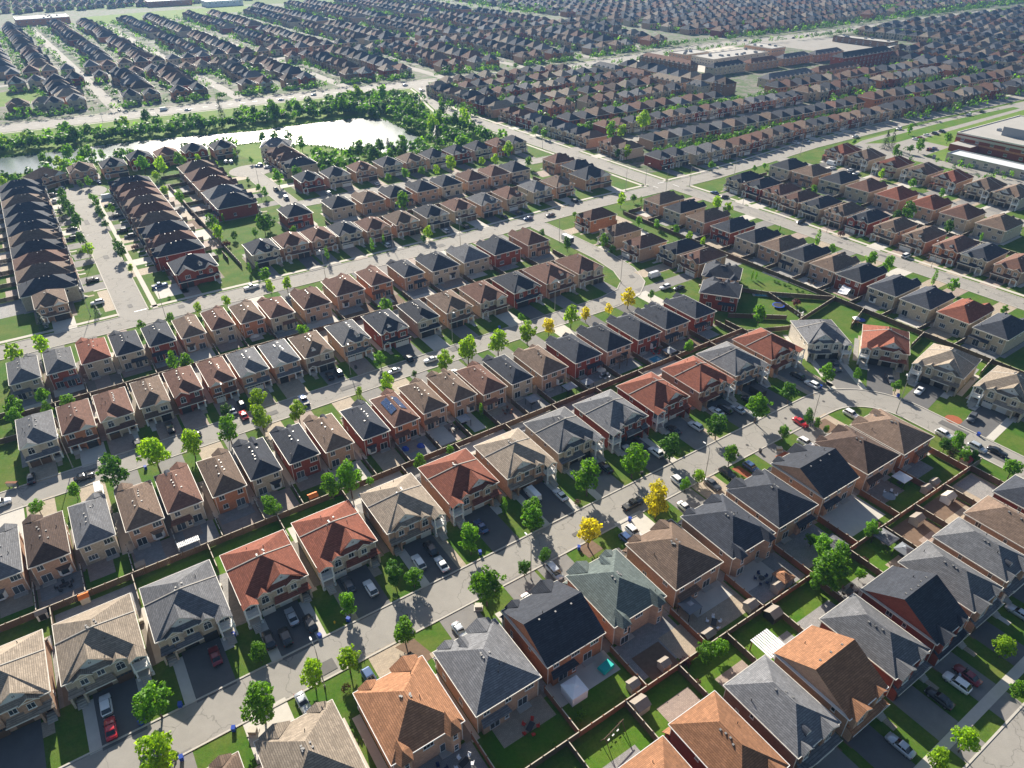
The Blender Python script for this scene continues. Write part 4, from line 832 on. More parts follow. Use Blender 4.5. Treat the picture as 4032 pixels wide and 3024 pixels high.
CAR_TABLE = '''
-19.4 101.9 v white suv; -19.4 96.7 v red sedan; -0.7 101.4 v dred sedan; 8.8 99.3 v black suv; 11.7 98.2 v black suv; 14.3 102.1 v silver sedan; 16.7 98.5 v black suv; 9.7 82.8 V silver sedan; 10.1 79.0 V silver sedan; 26.8 103.3 v grey suv; 30.3 99.9 v white suv; 45.8 102.8 v black suv; 41.8 100.6 v white suv; 45.7 97.4 v white sedan; 58.6 102.3 v blue sedan; 28.3 79.9 w black sedan; 21.5 80.7 V blue suv; 40.3 80.3 V silver sedan; 55.6 78.5 V white sedan; 64.4 82.1 V silver van; 86.0 81.4 V white suv; 83.3 80.3 V blue suv; 89.5 19.6 v silver sedan; 103.2 20.7 v black sedan; 108.7 20.6 v white suv; 111.8 20.4 v dred sedan; 134.0 22.1 v silver sedan; 4.1 301.1 u black suv; 2.8 278.6 u white suv; 24.7 280.9 u blue pickup; 53.3 259.4 u white pickup; 24.4 181.0 v silver sedan; 27.5 182.6 v black suv; 26.5 176.9 v red sedan; -0.7 179.8 v black suv; -14.3 172.8 u black sedan; 12.2 175.4 u black sedan; 43.0 174.3 v blue pickup; -12.0 164.0 V white bigvan; -32.3 173.5 u white suv; -25.4 179.7 v black sedan; 54.1 182.8 v black suv; 57.1 182.9 v black suv; 8.0 182.5 v black pickup; 78.7 178.6 v black suv; 84.1 173.7 u white sedan; 71.4 174.1 u silver sedan; 79.9 100.6 v white sedan; 74.4 104.4 v white bigvan; 92.8 103.6 v black suv; 95.3 102.3 v black sedan; 110.1 99.7 v white suv; 108.5 104.7 v black suv; 105.2 104.2 v white sedan; 92.1 88.4 u black pickup; 106.7 88.1 V white suv; 120.7 104.1 v black sedan; 185.4 180.2 u white bigvan; 181.5 170.3 u white suv; 185.3 166.9 u black sedan; 86.6 162.1 V white sedan; 170.6 102.7 v black suv; 170.3 97.3 v white suv; 184.5 99.6 x grey pickup; 191.8 86.0 y grey sedan; 193.0 77.6 z white sedan; 192.1 62.0 z grey suv; 151.7 87.1 V red sedan; 166.3 81.5 V white suv; 126.9 102.0 v white suv; 142.5 100.9 v silver sedan; 139.5 103.0 v black van; 136.7 103.6 v white sedan; 148.6 102.3 v black suv; 145.2 80.4 V white suv; 118.9 83.6 V black suv; 112.9 82.8 V grey sedan; 125.5 81.7 V blue suv; 178.4 62.1 s white suv; 180.0 54.2 s silver suv; 182.6 50.5 s black sedan; 101.4 80.5 V white sedan; 6.2 436.8 u white suv; 2.2 427.5 u grey suv; 1.6 415.9 u white pickup; 24.3 374.6 u black suv; 22.7 351.9 u black suv; 24.4 343.0 u grey suv; 24.7 407.2 u white bigvan; 23.6 394.1 u black sedan; 4.1 367.6 u black sedan; 2.7 354.8 u black suv; 24.8 437.4 v blue sedan; 91.3 436.7 v white suv; 93.8 435.0 v silver suv; -0.4 407.9 u silver sedan; 98.9 369.6 s black suv; 98.6 353.0 s grey van; 113.6 267.9 v white suv; 142.1 267.9 v white suv; 152.3 267.5 v black suv; 173.6 268.4 v black sedan; 108.4 412.7 u white sedan; 105.0 418.5 u blue suv; 146.0 348.6 v white sedan; 119.1 348.5 v white suv; 182.0 268.5 v black suv; 181.4 260.0 u blue sedan; 192.5 257.8 u grey sedan; 214.0 267.1 v black suv; 279.0 236.2 v blue sedan; 278.4 229.0 u black sedan; 433.0 261.7 u white suv; 369.3 233.5 s white bigvan; 368.1 220.7 u white sedan; 473.2 257.6 u white suv; 472.1 237.9 s white sedan; 457.3 236.4 s white sedan; 462.7 236.7 s red sedan; 480.0 237.2 s black suv; 488.5 237.4 s black suv; 441.8 219.0 u dred suv; 446.3 218.5 u blue sedan; 390.7 273.7 s white suv; 398.8 272.5 s silver suv; 279.8 185.1 u black suv; 282.3 136.2 u white van; 363.1 228.4 u white sedan; 364.9 214.8 u silver sedan; 91.3 604.6 u white bigvan; 105.7 594.0 u white sedan; 68.9 658.6 s black suv; 63.6 624.7 s black sedan; 174.4 587.7 u white sedan; 191.0 571.8 u blue pickup; 202.0 591.2 u white suv; 230.6 583.1 u black pickup; 248.8 564.7 u black suv; 279.1 581.9 u silver suv; 280.4 553.5 u white suv; 271.5 494.2 s blue sedan; 620.3 536.3 u white bigvan; 707.6 588.4 u grey suv; 701.5 573.2 u black sedan; 595.0 534.6 s blue sedan; 646.7 533.0 s grey suv; 880.5 571.9 u white suv; 767.1 569.4 u black sedan; 796.5 572.5 u grey suv; 548.5 252.6 u white suv; 564.9 252.2 u black sedan; 516.1 264.2 u blue sedan; 509.0 273.8 u white sedan
'''
# ------------------------------------------------------------------ houses and their lots
cnt = {}
LODROW = dict(A=0, B=0, C=0, D=0, E=0, F=1, G=1, H=1, I=1, J=1, K=1, L=1, M=1, N=1, O=1, P=1, Q=1, R=1, S=2, W=2, X=2, Y=2)
for line in HOUSE_TABLE.strip().split('\n'):
    n_, u, v, W, D, rot, kind, rk, wk, opt = line.split(); i = cnt.get(n_, 0); cnt[n_] = i + 1
    build_house(n_, float(u), float(v), float(W), float(D), float(rot), kind, rk, wk, i, LODROW.get(n_[0], 1), opt)
def lp(h, x, y):
    """plan position of a house-local point"""
    u, v, rot = h[3], h[4], D2R(h[7]); return (u + x * math.cos(rot) - y * math.sin(rot), v + x * math.sin(rot) + y * math.cos(rot))
def quad(h, x0, x1, y0, y1): return [lp(h, x0, y0), lp(h, x1, y0), lp(h, x1, y1), lp(h, x0, y1)]
DRV = []
YARD = {('B', 1): 'pav2', ('B', 2): 'lawn', ('B', 3): 'lawn', ('B', 4): 'pav2', ('B', 5): 'pav1', ('B', 6): 'pav2', ('B', 7): 'lawn', ('B', 8): 'lawn', ('B', 9): 'lawn', ('C', 0): 'lawn', ('C', 1): 'lawn', ('C', 2): 'lawn', ('C', 3): 'lawn', ('C', 4): 'lawn', ('C', 5): 'lawn', ('C', 6): 'lawn', ('A', 1): 'pav2', ('A', 2): 'lawn', ('A', 3): 'lawn', ('D', 1): 'pav3', ('D', 2): 'lawn', ('D', 3): 'pav3', ('D', 4): 'pav2', ('D', 10): 'pav2', ('D', 11): 'pav3', ('D', 12): 'lawn', ('D', 13): 'pav3', ('A', 14): 'lawn', ('A', 15): 'lawn', ('A', 16): 'lawn', ('A', 17): 'lawn'}
for k, h in enumerate(HOUSES):
    rid, i, H, u, v, W, D, rot, kind, rk, wk, mx, lod = h; r = random.Random(k * 31 + 5)
    y0 = -D / 2
    if kind == 'semi': xa, xb = -W * .26, W * .26
    elif W < 8.6: xa, xb = (-W / 2 + 2.0, W / 2 + .2) if mx > 0 else (-W / 2 - .2, W / 2 - 2.0)
    else: c = mx * (W / 2 - .92 - 2.35); xa, xb = c - 3.0, c + 3.0
    if rid == 'B': xa, xb = xa - .9, xb + .9
    if rid in 'JKLM': xa, xb = max(xa - .8, -W / 2), min(xb + .8, W / 2)
    L = None
    for q in range(8, 60):
        if onroad(lp(h, (xa + xb) / 2, y0 - q * .5)): L = q * .5; break
    if L is None: continue
    mat = MT[r.choice(('drive', 'drive', 'drive', 'drive2') if rid in 'AC' else ('drive2', 'pav1', 'conc', 'drive2') if rid in 'BJKLM' else ('drive', 'drive2', 'drive2', 'conc', 'pav1', 'pav3'))]
    far = min((y0 - L - .15), y0 - 2)
    sheet('driveway', quad(h, xa, xb, far, y0 + .3), .02 + .0005 * (k % 7), mat)
    DRV.append((h, xa, xb, L))
    ex = -mx * (W / 2 - 1.55) if kind != 'semi' else None
    if lod < 2:
        if kind == 'semi':
            for sx in (-1, 1): sheet('walkway', quad(h, sx * W * .26 if sx > 0 else -W * .26 - 1.9, W * .26 + 1.9 if sx > 0 else -W * .26, far + .4 if r.random() < .6 else y0 - 4, y0 - .6), .027, MT[r.choice(('conc', 'conc', 'pav1'))])
        else: sheet('walkway', quad(h, ex - .6, ex + .6, y0 - min(L - .5, 4), y0 - .4), .027, MT[r.choice(('conc', 'pav1'))])
        # side strips and the yard behind
        yc = YARD.get((rid, i)) or (r.choice(('pav2', 'soil', 'pav3', 'lawn', 'gravel', 'lawn', 'pav1', 'conc')) if r.random() < .62 else None)
        if yc: sheet('yard', quad(h, -W / 2 - .6, W / 2 + .6, D / 2 + .2, D / 2 + (8.6 if rid in 'ABCDEFGH' else 9.5)), .004 + .0006 * (k % 6), MT[yc])
        for sx in (-1, 1): sheet('side_path', quad(h, sx * (W / 2 + .45) - .75, sx * (W / 2 + .45) + .75, y0 + .5, D / 2 + .5), .008 + .0006 * (k % 5), MT[r.choice(('gravel', 'gravel', 'walk', 'pav2'))])
        pt = r.random(); dp = r.uniform(3.2, 5.5) if pt < .75 else 8.2
        if rid in ('A',): dp = r.uniform(2.5, 7)
        sheet('patio', quad(h, -W / 2 + r.choice((-.2, .2, W * .3)), W / 2 + r.choice((.1, -.3, -W * .2)), D / 2 - .4, D / 2 + min(dp, 9)), .014, MT[r.choice(('pav2', 'pav2', 'pav1', 'pav3', 'conc'))])
        if r.random() < .55 and kind != 'narrow': sheet('planting_bed', quad(h, mx * W * .27 + .4 * mx, mx * (W / 2), y0 - 1.9, y0 - .35), .011, MT['soil'])
# ------------------------------------------------------------------ fences
def panel(w, h):
    a = MB(); n_ = max(1, round(w / .3)); ww = w / n_
    for k in range(n_): a.box(-w / 2 + k * ww + .01, -w / 2 + (k + 1) * ww - .01, -.025 - .008 * (k % 2), .025 + .008 * (k % 2), .06, h, bottom=False)
    return a
PAN = {}
def fence(u0, v0, u1, v1, mat, h=1.75, desc='', group='garden fences'):
    a, b_ = Vector((u0, v0)), Vector((u1, v1)); L = (b_ - a).length
    if L < 1.5: return
    n_ = max(1, round(L / 2.45)); w = round(L / n_, 1); d = (b_ - a) / n_; rz = PR(math.degrees(math.atan2(d.y, d.x)))
    root = empty('fence', P(u0, v0), rz); key = (w, h, mat.name)
    if key not in PAN:
        p_ = panel(w - .12, h).mesh('panel', [mat]); q = MB(); q.box(-.075, .075, -.075, .075, 0, h + .16); q.box(-.1, .1, -.1, .1, h + .16, h + .22); c = MB(); c.box(-w / 2 + .1, w / 2 - .1, -.08, .08, h + .005, h + .06)
        PAN[key] = (p_, q.mesh('post', [mat]), c.mesh('cap_rail', [MT['cap']]))
    p_, q, c = PAN[key]
    for k in range(n_): put('panel', p_, root, ((k + .5) * L / n_, 0, 0)); put('cap_rail', c, root, ((k + .5) * L / n_, 0, 0)); put('post', q, root, (k * L / n_, 0, 0))
    put('post', q, root, (L, 0, 0))
    later(root, desc, 'fence', group, (u0 + u1) / 2, (v0 + v1) / 2)
def rowh(n_): return sorted([h for h in HOUSES if h[0] == n_], key=lambda h: h[3])
def back_fence(row, vf, mat, side, vhouse, upto=None, desc=''):
    hs = [h for h in rowh(row) if (upto is None or h[3] < upto)]
    us = [hs[0][3] - hs[0][5] / 2 - .9] + [(a[3] + a[5] / 2 + b_[3] - b_[5] / 2) / 2 for a, b_ in zip(hs, hs[1:])] + [hs[-1][3] + hs[-1][5] / 2 + .9]
    for x in us: fence(x, vf + (.12 if vhouse > vf else -.12), x, vhouse, mat, desc='%s side fence %s' % (side, desc), group='side fences between gardens')
    return us
usD = back_fence('D', 131, MT['wood'], 'brown board', 140.2, desc='between gardens')
usA = back_fence('A', 131, MT['wood'], 'brown board', 122.6, upto=180, desc='between gardens')
for a, b_ in zip(usA, usA[1:]): fence(a, 131, b_, 131, MT['wood'], desc='brown board fence along the garden backs')
usB = back_fence('B', 50.8, MT['wood2'], 'reddish board', 60.8, desc='between gardens')
usC = back_fence('C', 50.8, MT['wood'], 'brown board', 41.6, desc='between gardens')
for k, (a, b_) in enumerate(zip(usB, usB[1:])): fence(a, 50.8, b_, 50.8, MT['wood2' if k % 3 else 'wood'], desc='reddish board fence along the garden backs')
fence(usB[-1], 50.8, 174.8, 50.8, MT['wood3'], desc='grey board fence along the garden backs'); fence(174.8, 51, 174.5, 60.9, MT['wood3'], desc='grey board fence beside the street')
usE = back_fence('E', 212.3, MT['wood'], 'brown board', 204.3, desc='between gardens'); usF = back_fence('F', 212.3, MT['wood'], 'brown board', 221.8, desc='between gardens')
for a, b_ in zip(usE, usE[1:]): fence(a, 212.3, b_, 212.3, MT['wood'], desc='brown board fence along the garden backs')
usG = back_fence('G', 299.3, MT['wood'], 'brown board', 290.6, upto=220, desc='between gardens'); usH = back_fence('H', 299.3, MT['wood'], 'brown board', 309, upto=220, desc='between gardens')
for a, b_ in zip(usH, usH[1:]): fence(a, 299.3, b_, 299.3, MT['wood'], desc='brown board fence along the garden backs')
# gardens round the bend and behind the east row
for a in ((178.5, 129.3, 192.6, 123.3), (192.6, 123.3, 224.2, 128.2), (224.2, 128.2, 226.5, 59), (210.8, 112.3, 224.5, 116.9), (195.4, 120.9, 203.1, 126.5), (214.5, 93.3, 225.5, 95.6), (216, 72.3, 226, 74.2), (197.2, 159.7, 207.7, 144.4), (207.7, 144.4, 224.2, 128.2), (178.5, 129.3, 178.3, 138.2), (182.9, 141, 198, 128.5), (203.1, 126.5, 207.7, 144.4)): fence(*a, MT['wood'], desc='brown board fence around the bend gardens')
fence(224.6, 128.2, 221.6, 239.6, MT['wood'], desc='brown board fence behind the east row')
fence(319.5, 94.5, 315.8, 207.3, MT['wood'], desc='brown board fence behind the east street')
fence(55.9, 281.2, 54, 408.6, MT['wood3'], desc='grey board fence between the pond street gardens')
fence(-35.2, 187.4, -35.5, 214.8, MT['wood3'], desc='grey board fence'); fence(-35.4, 201.1, -26.9, 200.9, MT['wood'], desc='short brown board fence'); fence(-35.5, 214.8, -26.5, 214.5, MT['wood'], desc='rear brown board fence')
for rw, ln, mt in (('N', 8, 'wood'), ('O', 9, 'wood'), ('P', 8, 'wood'), ('J', 8, 'wood'), ('K', 4, 'wood3'), ('L', 9, 'wood')):
    hs = [h for h in HOUSES if h[0] == rw and not (rw == 'J' and h[7] < 45)]
    for h in hs:
        x = h[5] / 2 + .7; a, b_ = lp(h, x, h[6] / 2 - .2), lp(h, x, h[6] / 2 + ln); fence(*a, *b_, MT[mt], desc='%s board side fence between gardens' % ('grey' if mt == 'wood3' else 'brown'), group='side fences between gardens')

# paved corners by the pond street
for uvs, mt in ((rect(22, 33, 270, 281), 'conc'), (rect(4, 7.6, 270, 290), 'pav1'), (rect(3, 7.6, 291, 296), 'conc'), (rect(17, 26, 398, 408), 'conc'), (rect(100, 118, 372, 378), 'conc')): sheet('driveway', uvs, .0205, MT[mt])
# ------------------------------------------------------------------ trees and shrubs
def leafcloud(mb, lobes, n_, size, r, flat=.5):
    tot = sum(q[3] ** 2 for q in lobes)
    for cx, cy, cz, R_ in lobes:
        for k in range(int(n_ * R_ ** 2 / tot)):
            th, z = r.uniform(0, 6.283), r.uniform(-.75, 1); q = math.sqrt(1 - z * z); rr = R_ * (.72 + .34 * r.random())
            p = Vector((cx + q * math.cos(th) * rr, cy + q * math.sin(th) * rr, cz + z * rr * .92))
            n1 = (Vector((q * math.cos(th), q * math.sin(th), z + .35)) + Vector((r.gauss(0, 1), r.gauss(0, 1), r.gauss(0, 1))) * flat).normalized()
            a = n1.orthogonal().normalized(); b_ = n1.cross(a); t = r.uniform(0, 6.28); a, b_ = a * math.cos(t) + b_ * math.sin(t), b_ * math.cos(t) - a * math.sin(t); s = size * r.uniform(.6, 1.3)
            mb.poly([p - a * s, p - b_ * s * .55, p + a * s * 1.05 + n1 * s * .2, p + b_ * s * .55])
def trunk(h0, h1, r, limbs=6, spread=.5, th=.05):
    mb = MB(); mb.tube((0, 0, -.02), (.01, 0, h0 * .6), th * 1.15, th * .85, 8); mb.tube((.01, 0, h0 * .6), (0, .02, h1), th * .85, th * .3, 8)
    for k in range(limbs):
        a = k * 2.4 + r.uniform(-.3, .3); z = h0 + (h1 - h0) * k / limbs * .7; e = Vector((math.cos(a) * spread, math.sin(a) * spread, z + spread * .8))
        mb.tube((0, 0, z), e, th * .42, th * .12, 5)
        e2 = e + Vector((math.cos(a + .8), math.sin(a + .8), 1)) * spread * .35; mb.tube(e, e2, th * .2, th * .08, 4)
    return mb.mesh('trunk', [MT['bark']])
def crownmesh(seed, n_, size, kind):
    r = random.Random(seed); L = []
    if kind in 'k':
        for k in range(9): z = .55 + k * .33; w = .38 * (1 - abs(k - 3.2) / 8); L.append((r.gauss(0, .07), r.gauss(0, .07), z, w + .1))
    elif kind == 'c':
        mb = MB()
        for k in range(n_):
            t = r.random() ** 1.4; z = .25 + 2.75 * t; R_ = .82 * (1 - t) ** .85 * (1 + .16 * math.sin(z * 9)) + .04; a = r.uniform(0, 6.28); rr = R_ * (.6 + .4 * r.random())
            p = Vector((math.cos(a) * rr, math.sin(a) * rr, z)); d = Vector((math.cos(a), math.sin(a), -.45)).normalized(); sd_ = Vector((-math.sin(a), math.cos(a), 0)); s = size * r.uniform(.7, 1.3)
            mb.poly([p - d * s, p + sd_ * s * .4, p + d * s * 1.2, p - sd_ * s * .4])
        return mb.mesh('crown', [MT['leafc']])
    elif kind == 'p':
        for k in range(9): a = k * .7 + r.random(); L.append((math.cos(a) * .48, math.sin(a) * .48, .55 + r.uniform(-.15, .25), r.uniform(.3, .45)))
        L.append((0, 0, .8, .5))
    else:
        L.append((r.gauss(0, .06), r.gauss(0, .06), 1.55, .5)); n2 = r.randint(13, 20); el = r.uniform(.72, 1.0); lean = r.uniform(-.12, .12); gap = r.uniform(0, 6.28)
        for k in range(n2):
            a = k * 2.399 + r.uniform(-.5, .5); z = 1 - 2 * (k + .5) / n2; q = math.sqrt(1 - z * z) * r.uniform(.42, .76) * (1 - .25 * max(z, 0))
            if abs((a - gap) % 6.283 - 3.14) < .35 and r.random() < .7: continue
            L.append((math.cos(a) * q + lean * z, math.sin(a) * q, 1.58 + z * el * r.uniform(.8, 1.15), r.uniform(.2, .42)))
        for k in range(5): a = r.uniform(0, 6.28); L.append((math.cos(a) * r.uniform(.7, .95), math.sin(a) * r.uniform(.7, .95), r.uniform(1.2, 1.9), r.uniform(.1, .18)))
    mb = MB(); leafcloud(mb, L, n_, size, r); return mb.mesh('crown', [MT['leafm']])
CROWN = {}
for kd in 'm':
    for j in range(7): CROWN[(kd, 0, j)] = crownmesh(j * 7 + 1, 1500, .105, kd); CROWN[(kd, 1, j)] = crownmesh(j * 7 + 1, 520, .17, kd)
for kd, a, b_ in (('k', 700, 260), ('c', 900, 320), ('p', 420, 200)):
    for j in range(2): CROWN[(kd, 0, j)] = crownmesh(50 + j, a, .10, kd); CROWN[(kd, 1, j)] = crownmesh(50 + j, b_, .16, kd)
TRUNK = [trunk(.95, 2.1, random.Random(j), 7) for j in range(3)]; TRUNKK = trunk(.5, 2.6, random.Random(9), 4, .2)
LEAF = dict(m='leafm', l='leafl', y='leafy', d='leafd', c='leafc', k='leafm', p='leafp', b='bush')
LN = dict(m='mid-green', l='light green', y='yellow-leaved', d='dark green', c='dark conifer', k='narrow upright green', p='purple-leaved')
rt = random.Random(11)
def tree(u, v, R_, kd, dist=None, group='trees in streets and gardens'):
    dist = math.hypot(*P(u, v).xy) if dist is None else dist
    lod = 0 if dist < 210 else 1; ck = kd if kd in 'kcp' else 'm'; j = rt.randrange(7 if ck == 'm' else 2); shrub = (kd == 'p' or (R_ < 1.0 and kd in 'mdl'))
    root = empty('shrub' if shrub else 'tree', P(u, v), rt.uniform(0, 6.28)); s = (R_ * rt.uniform(.9, 1.1), R_ * rt.uniform(.9, 1.1), R_ * rt.uniform(.9, 1.25))
    if shrub and ck == 'm': ck = 'p'; j = j % 2
    c = put('crown', CROWN[(ck, lod, j)], root, scale=s); setmat(c, 0, MT[LEAF[kd]])
    put('trunk', TRUNK[j % 3] if ck not in 'k' else TRUNKK, root, scale=(s if ck != 'p' else (R_ * .4, R_ * .4, R_ * .35)))
    d = LN[kd]; later(root, '%s%s' % (d, ' shrub' if shrub else ' tree' if R_ < 2.4 else ' broad tree'), 'shrub' if shrub else 'tree', 'shrubs' if shrub else group, u, v)
    return root
for t_ in TREE_TABLE.strip().split(';'):
    u, v, R_, kd = t_.split(); u, v, R_ = float(u), float(v), float(R_)
    if onroad((u, v), pad=-.2): continue
    tree(u, v, R_, kd)
# single trees on the pond banks
rp = random.Random(21); npond = 0; tries = 0
def inside(p, poly):
    c = False; n_ = len(poly)
    for k in range(n_):
        (x0, y0), (x1, y1) = poly[k], poly[(k + 1) % n_]
        if (y0 > p[1]) != (y1 > p[1]) and p[0] < (x1 - x0) * (p[1] - y0) / (y1 - y0) + x0: c = not c
    return c
POND_TREES = []
while npond < 50 and tries < 4000:
    tries += 1; z_ = rp.random()
    if z_ < .45: u, v = rp.uniform(204, 252), rp.uniform(382, 560)
    elif z_ < .8: u, v = (lambda q: (q, 534 - .12 * q + rp.uniform(0, 36)))(rp.uniform(-35, 210))
    else: u, v = rp.uniform(138, 195), rp.uniform(379, 402)
    if inside((u, v), WATER) or any(math.hypot(u - a, v - b_) < 6 for a, b_ in POND_TREES) or onroad((u, v), pad=4): continue
    POND_TREES.append((u, v)); npond += 1; tree(u, v, rp.uniform(2.4, 4.6), rp.choice('mmddmlc'), 500, 'trees on the pond banks')
# ------------------------------------------------------------------ vehicles
def loft(mb, secs, m=0):
    """closed loft through cross sections of equal point count"""
    i0 = len(mb.v); n_ = len(secs[0])
    for s in secs: mb.v += [tuple(p) for p in s]
    for a in range(len(secs) - 1):
        for k in range(n_ - 1):
            i = i0 + a * n_ + k; mb.f.append((i, i + 1, i + n_ + 1, i + n_)); mb.m.append(m)
    mb.f.append(tuple(i0 + k for k in range(n_))); mb.m.append(m); mb.f.append(tuple(i0 + (len(secs) - 1) * n_ + k for k in range(n_ - 1, -1, -1))); mb.m.append(m)
def carmeshes(L, W, hood, roofz, xs, bed=False, box=False):
    """x runs forward. xs: windscreen foot, roof front, roof rear, rear glass foot (fractions of half length)"""
    hl, hw = L / 2, W / 2; body = MB(); secs = []
    st = [(-1, .74, .42, .78), (-.97, .9, .26, .9), (-.8, .99, .24, .98), (-.3, 1, .22, 1.0), (.3, 1, .22, 1.0), (.72, .98, .22, .97), (.93, .88, .25, .88), (1, .68, .36, .70)]
    for f, w, zb, zt in st:
        x = f * hl; zt = hood * zt if f > xs[0] else (hood * 1.03 * zt); a = hw * w
        secs.append([(x, -a * .9, zb), (x, -a, zb + .22), (x, -a * .985, zt - .16), (x, -a * .9, zt), (x, a * .9, zt), (x, a * .985, zt - .16), (x, a, zb + .22), (x, a * .9, zb), (x, -a * .9, zb)])
    loft(body, secs)
    cab = MB(); zb = hood * .97; A, B, C, D_ = [q * hl for q in xs]; b0, t0 = hw * .86, hw * .70
    lo = [(A, -b0 * .94, zb), (A, b0 * .94, zb), (D_, b0 * .94, zb), (D_, -b0 * .94, zb)]; hi = [(B, -t0, roofz - .05), (B, t0, roofz - .05), (C, t0, roofz - .05), (C, -t0, roofz - .05)]
    for k in range(4): cab.poly([lo[k], lo[(k + 1) % 4], hi[(k + 1) % 4], hi[k]])
    rf = MB(); e = .045
    rf.poly([(B + e, -t0 - e, roofz - .06), (B + e, t0 + e, roofz - .06), (B - .12, t0 - .06, roofz), (B - .12, -t0 + .06, roofz)]); rf.poly([(C - e, t0 + e, roofz - .06), (C - e, -t0 - e, roofz - .06), (C + .12, -t0 + .06, roofz), (C + .12, t0 - .06, roofz)])
    for s in (-1, 1):
        rf.poly([(B + e, s * (t0 + e), roofz - .06), (C - e, s * (t0 + e), roofz - .06), (C + .12, s * (t0 - .06), roofz), (B - .12, s * (t0 - .06), roofz)])
        # pillars
        for (xl, xh) in ((A, B), ((A + D_) / 2, (B + C) / 2), (D_, C)):
            rf.poly([(xl - .05, s * (b0 * .955), zb), (xl + .05, s * (b0 * .955), zb), (xh + .04, s * (t0 + .012), roofz - .05), (xh - .04, s * (t0 + .012), roofz - .05)])
    rf.poly([(B - .12, -t0 + .06, roofz), (B - .12, t0 - .06, roofz), (C + .12, t0 - .06, roofz), (C + .12, -t0 + .06, roofz)])
    if bed: 
        b2 = MB(); b2.box(-hl + .12, D_ - .08, -hw * .8, hw * .8, hood - .02, hood + .02); bd = b2
    else: bd = None
    return body.mesh('body', [CARP['white']], True), cab.mesh('cabin_glass', [MT['cglass']]), rf.mesh('roof_panel', [CARP['white']]), (bd.mesh('cargo_bed', [MT['bumper']]) if bd else None)
_w = MB(); _w.tube((0, -.11, 0), (0, .11, 0), .33, .33, 14); WHEEL = None
_w2 = MB(); _w2.tube((0, -.115, 0), (0, .115, 0), .21, .21, 10); TYRE = _w.mesh('tyre', [MT['tyre']]); RIM = _w2.mesh('rim', [MT['rim']])
_l = MB(); _l.box(-.06, .06, -.2, .2, -.07, .07); LAMP = _l.mesh('headlight', [MT['light']]); TAIL = _l.mesh('tail_light', [MT['tail']])
_l = MB(); _l.box(-.05, .05, -.8, .8, -.12, .12); BUMP = _l.mesh('bumper', [MT['bumper']]); _l = MB(); _l.box(-.08, .08, -.1, .1, -.06, .08); MIRR = _l.mesh('mirror', [MT['bumper']])
CT = dict(sedan=(carmeshes(4.75, 1.84, .92, 1.43, (.36, .06, -.42, -.72)), 4.75, 1.84), suv=(carmeshes(4.65, 1.92, 1.03, 1.68, (.42, .14, -.70, -.93)), 4.65, 1.92), van=(carmeshes(5.0, 1.98, 1.05, 1.76, (.60, .30, -.78, -.95)), 5.0, 1.98),
          bigvan=(carmeshes(5.7, 2.05, 1.15, 2.35, (.74, .52, -.94, -.97)), 5.7, 2.05), pickup=(carmeshes(5.8, 2.0, 1.08, 1.85, (.34, .12, -.22, -.32), bed=True), 5.8, 2.0))
CTN = dict(sedan='sedan', suv='sport utility car', van='minivan', bigvan='cargo van', pickup='pickup truck'); CN = dict(dred='dark red')
def car(u, v, deg, colr, kind):
    (bo, gl, rf, bd), L, W = CT[kind]; root = empty('pickup_truck' if kind == 'pickup' else 'van' if 'van' in kind else 'car', P(u, v, .03), PR(deg)); cp = CARP[colr]
    b_ = put('body', bo, root); setmat(b_, 0, cp); g_ = put('cabin_glass', gl, root); r_ = put('roof_panel', rf, root); setmat(r_, 0, cp)
    if kind == 'bigvan': setmat(g_, 0, cp); q = MB(); 
    if bd: put('cargo_bed', bd, root)
    for sx in (1, -1):
        for sy in (1, -1):
            w_ = put('wheel', TYRE, root, (sx * L * .305, sy * (W / 2 - .13), .33)); put('rim', RIM, w_)
        put('headlight', LAMP, root, (L / 2 - .13, sx * W * .34, .66)); put('tail_light', TAIL, root, (-L / 2 + .09, sx * W * .36, .78)); put('mirror', MIRR, root, (L * .16, sx * (W / 2 + .07), 1.0))
    put('bumper', BUMP, root, (L / 2 - .06, 0, .42)); put('bumper', BUMP, root, (-L / 2 + .06, 0, .45))
    if kind == 'bigvan':
        s_ = MB(); hl = L / 2; s_.poly([(hl * .75, -.84, 1.17), (hl * .75, .84, 1.17), (hl * .545, .70, 2.12), (hl * .545, -.70, 2.12)]); o = s_.obj('windscreen', MT['cglass'], root); o.location.x = .02
    later(root, '%s %s' % (CN.get(colr, colr), CTN[kind]), 'van' if 'van' in kind else 'pickup' if kind == 'pickup' else 'car', 'parked and driving vehicles', u, v); return root
DIRS = dict(v=90, V=270, u=0, s=270, w=200, x=238, y=225, z=190)
rc = random.Random(4); CARS = []
for t_ in CAR_TABLE.strip().split(';'):
    u, v, d, colr, kd = t_.split(); u, v = float(u), float(v)
    if any(math.hypot(u - a, v - b_) < 1.7 for a, b_ in CARS): continue
    if any(abs((u - h[3]) * math.cos(D2R(h[7])) + (v - h[4]) * math.sin(D2R(h[7]))) < h[5] / 2 + .8 and abs(-(u - h[3]) * math.sin(D2R(h[7])) + (v - h[4]) * math.cos(D2R(h[7]))) < h[6] / 2 + 1.4 for h in HOUSES): continue
    CARS.append((u, v)); car(u, v, DIRS[d] + rc.uniform(-3, 3) + (180 if d == 'u' and rc.random() < .5 else 0), colr, kd)
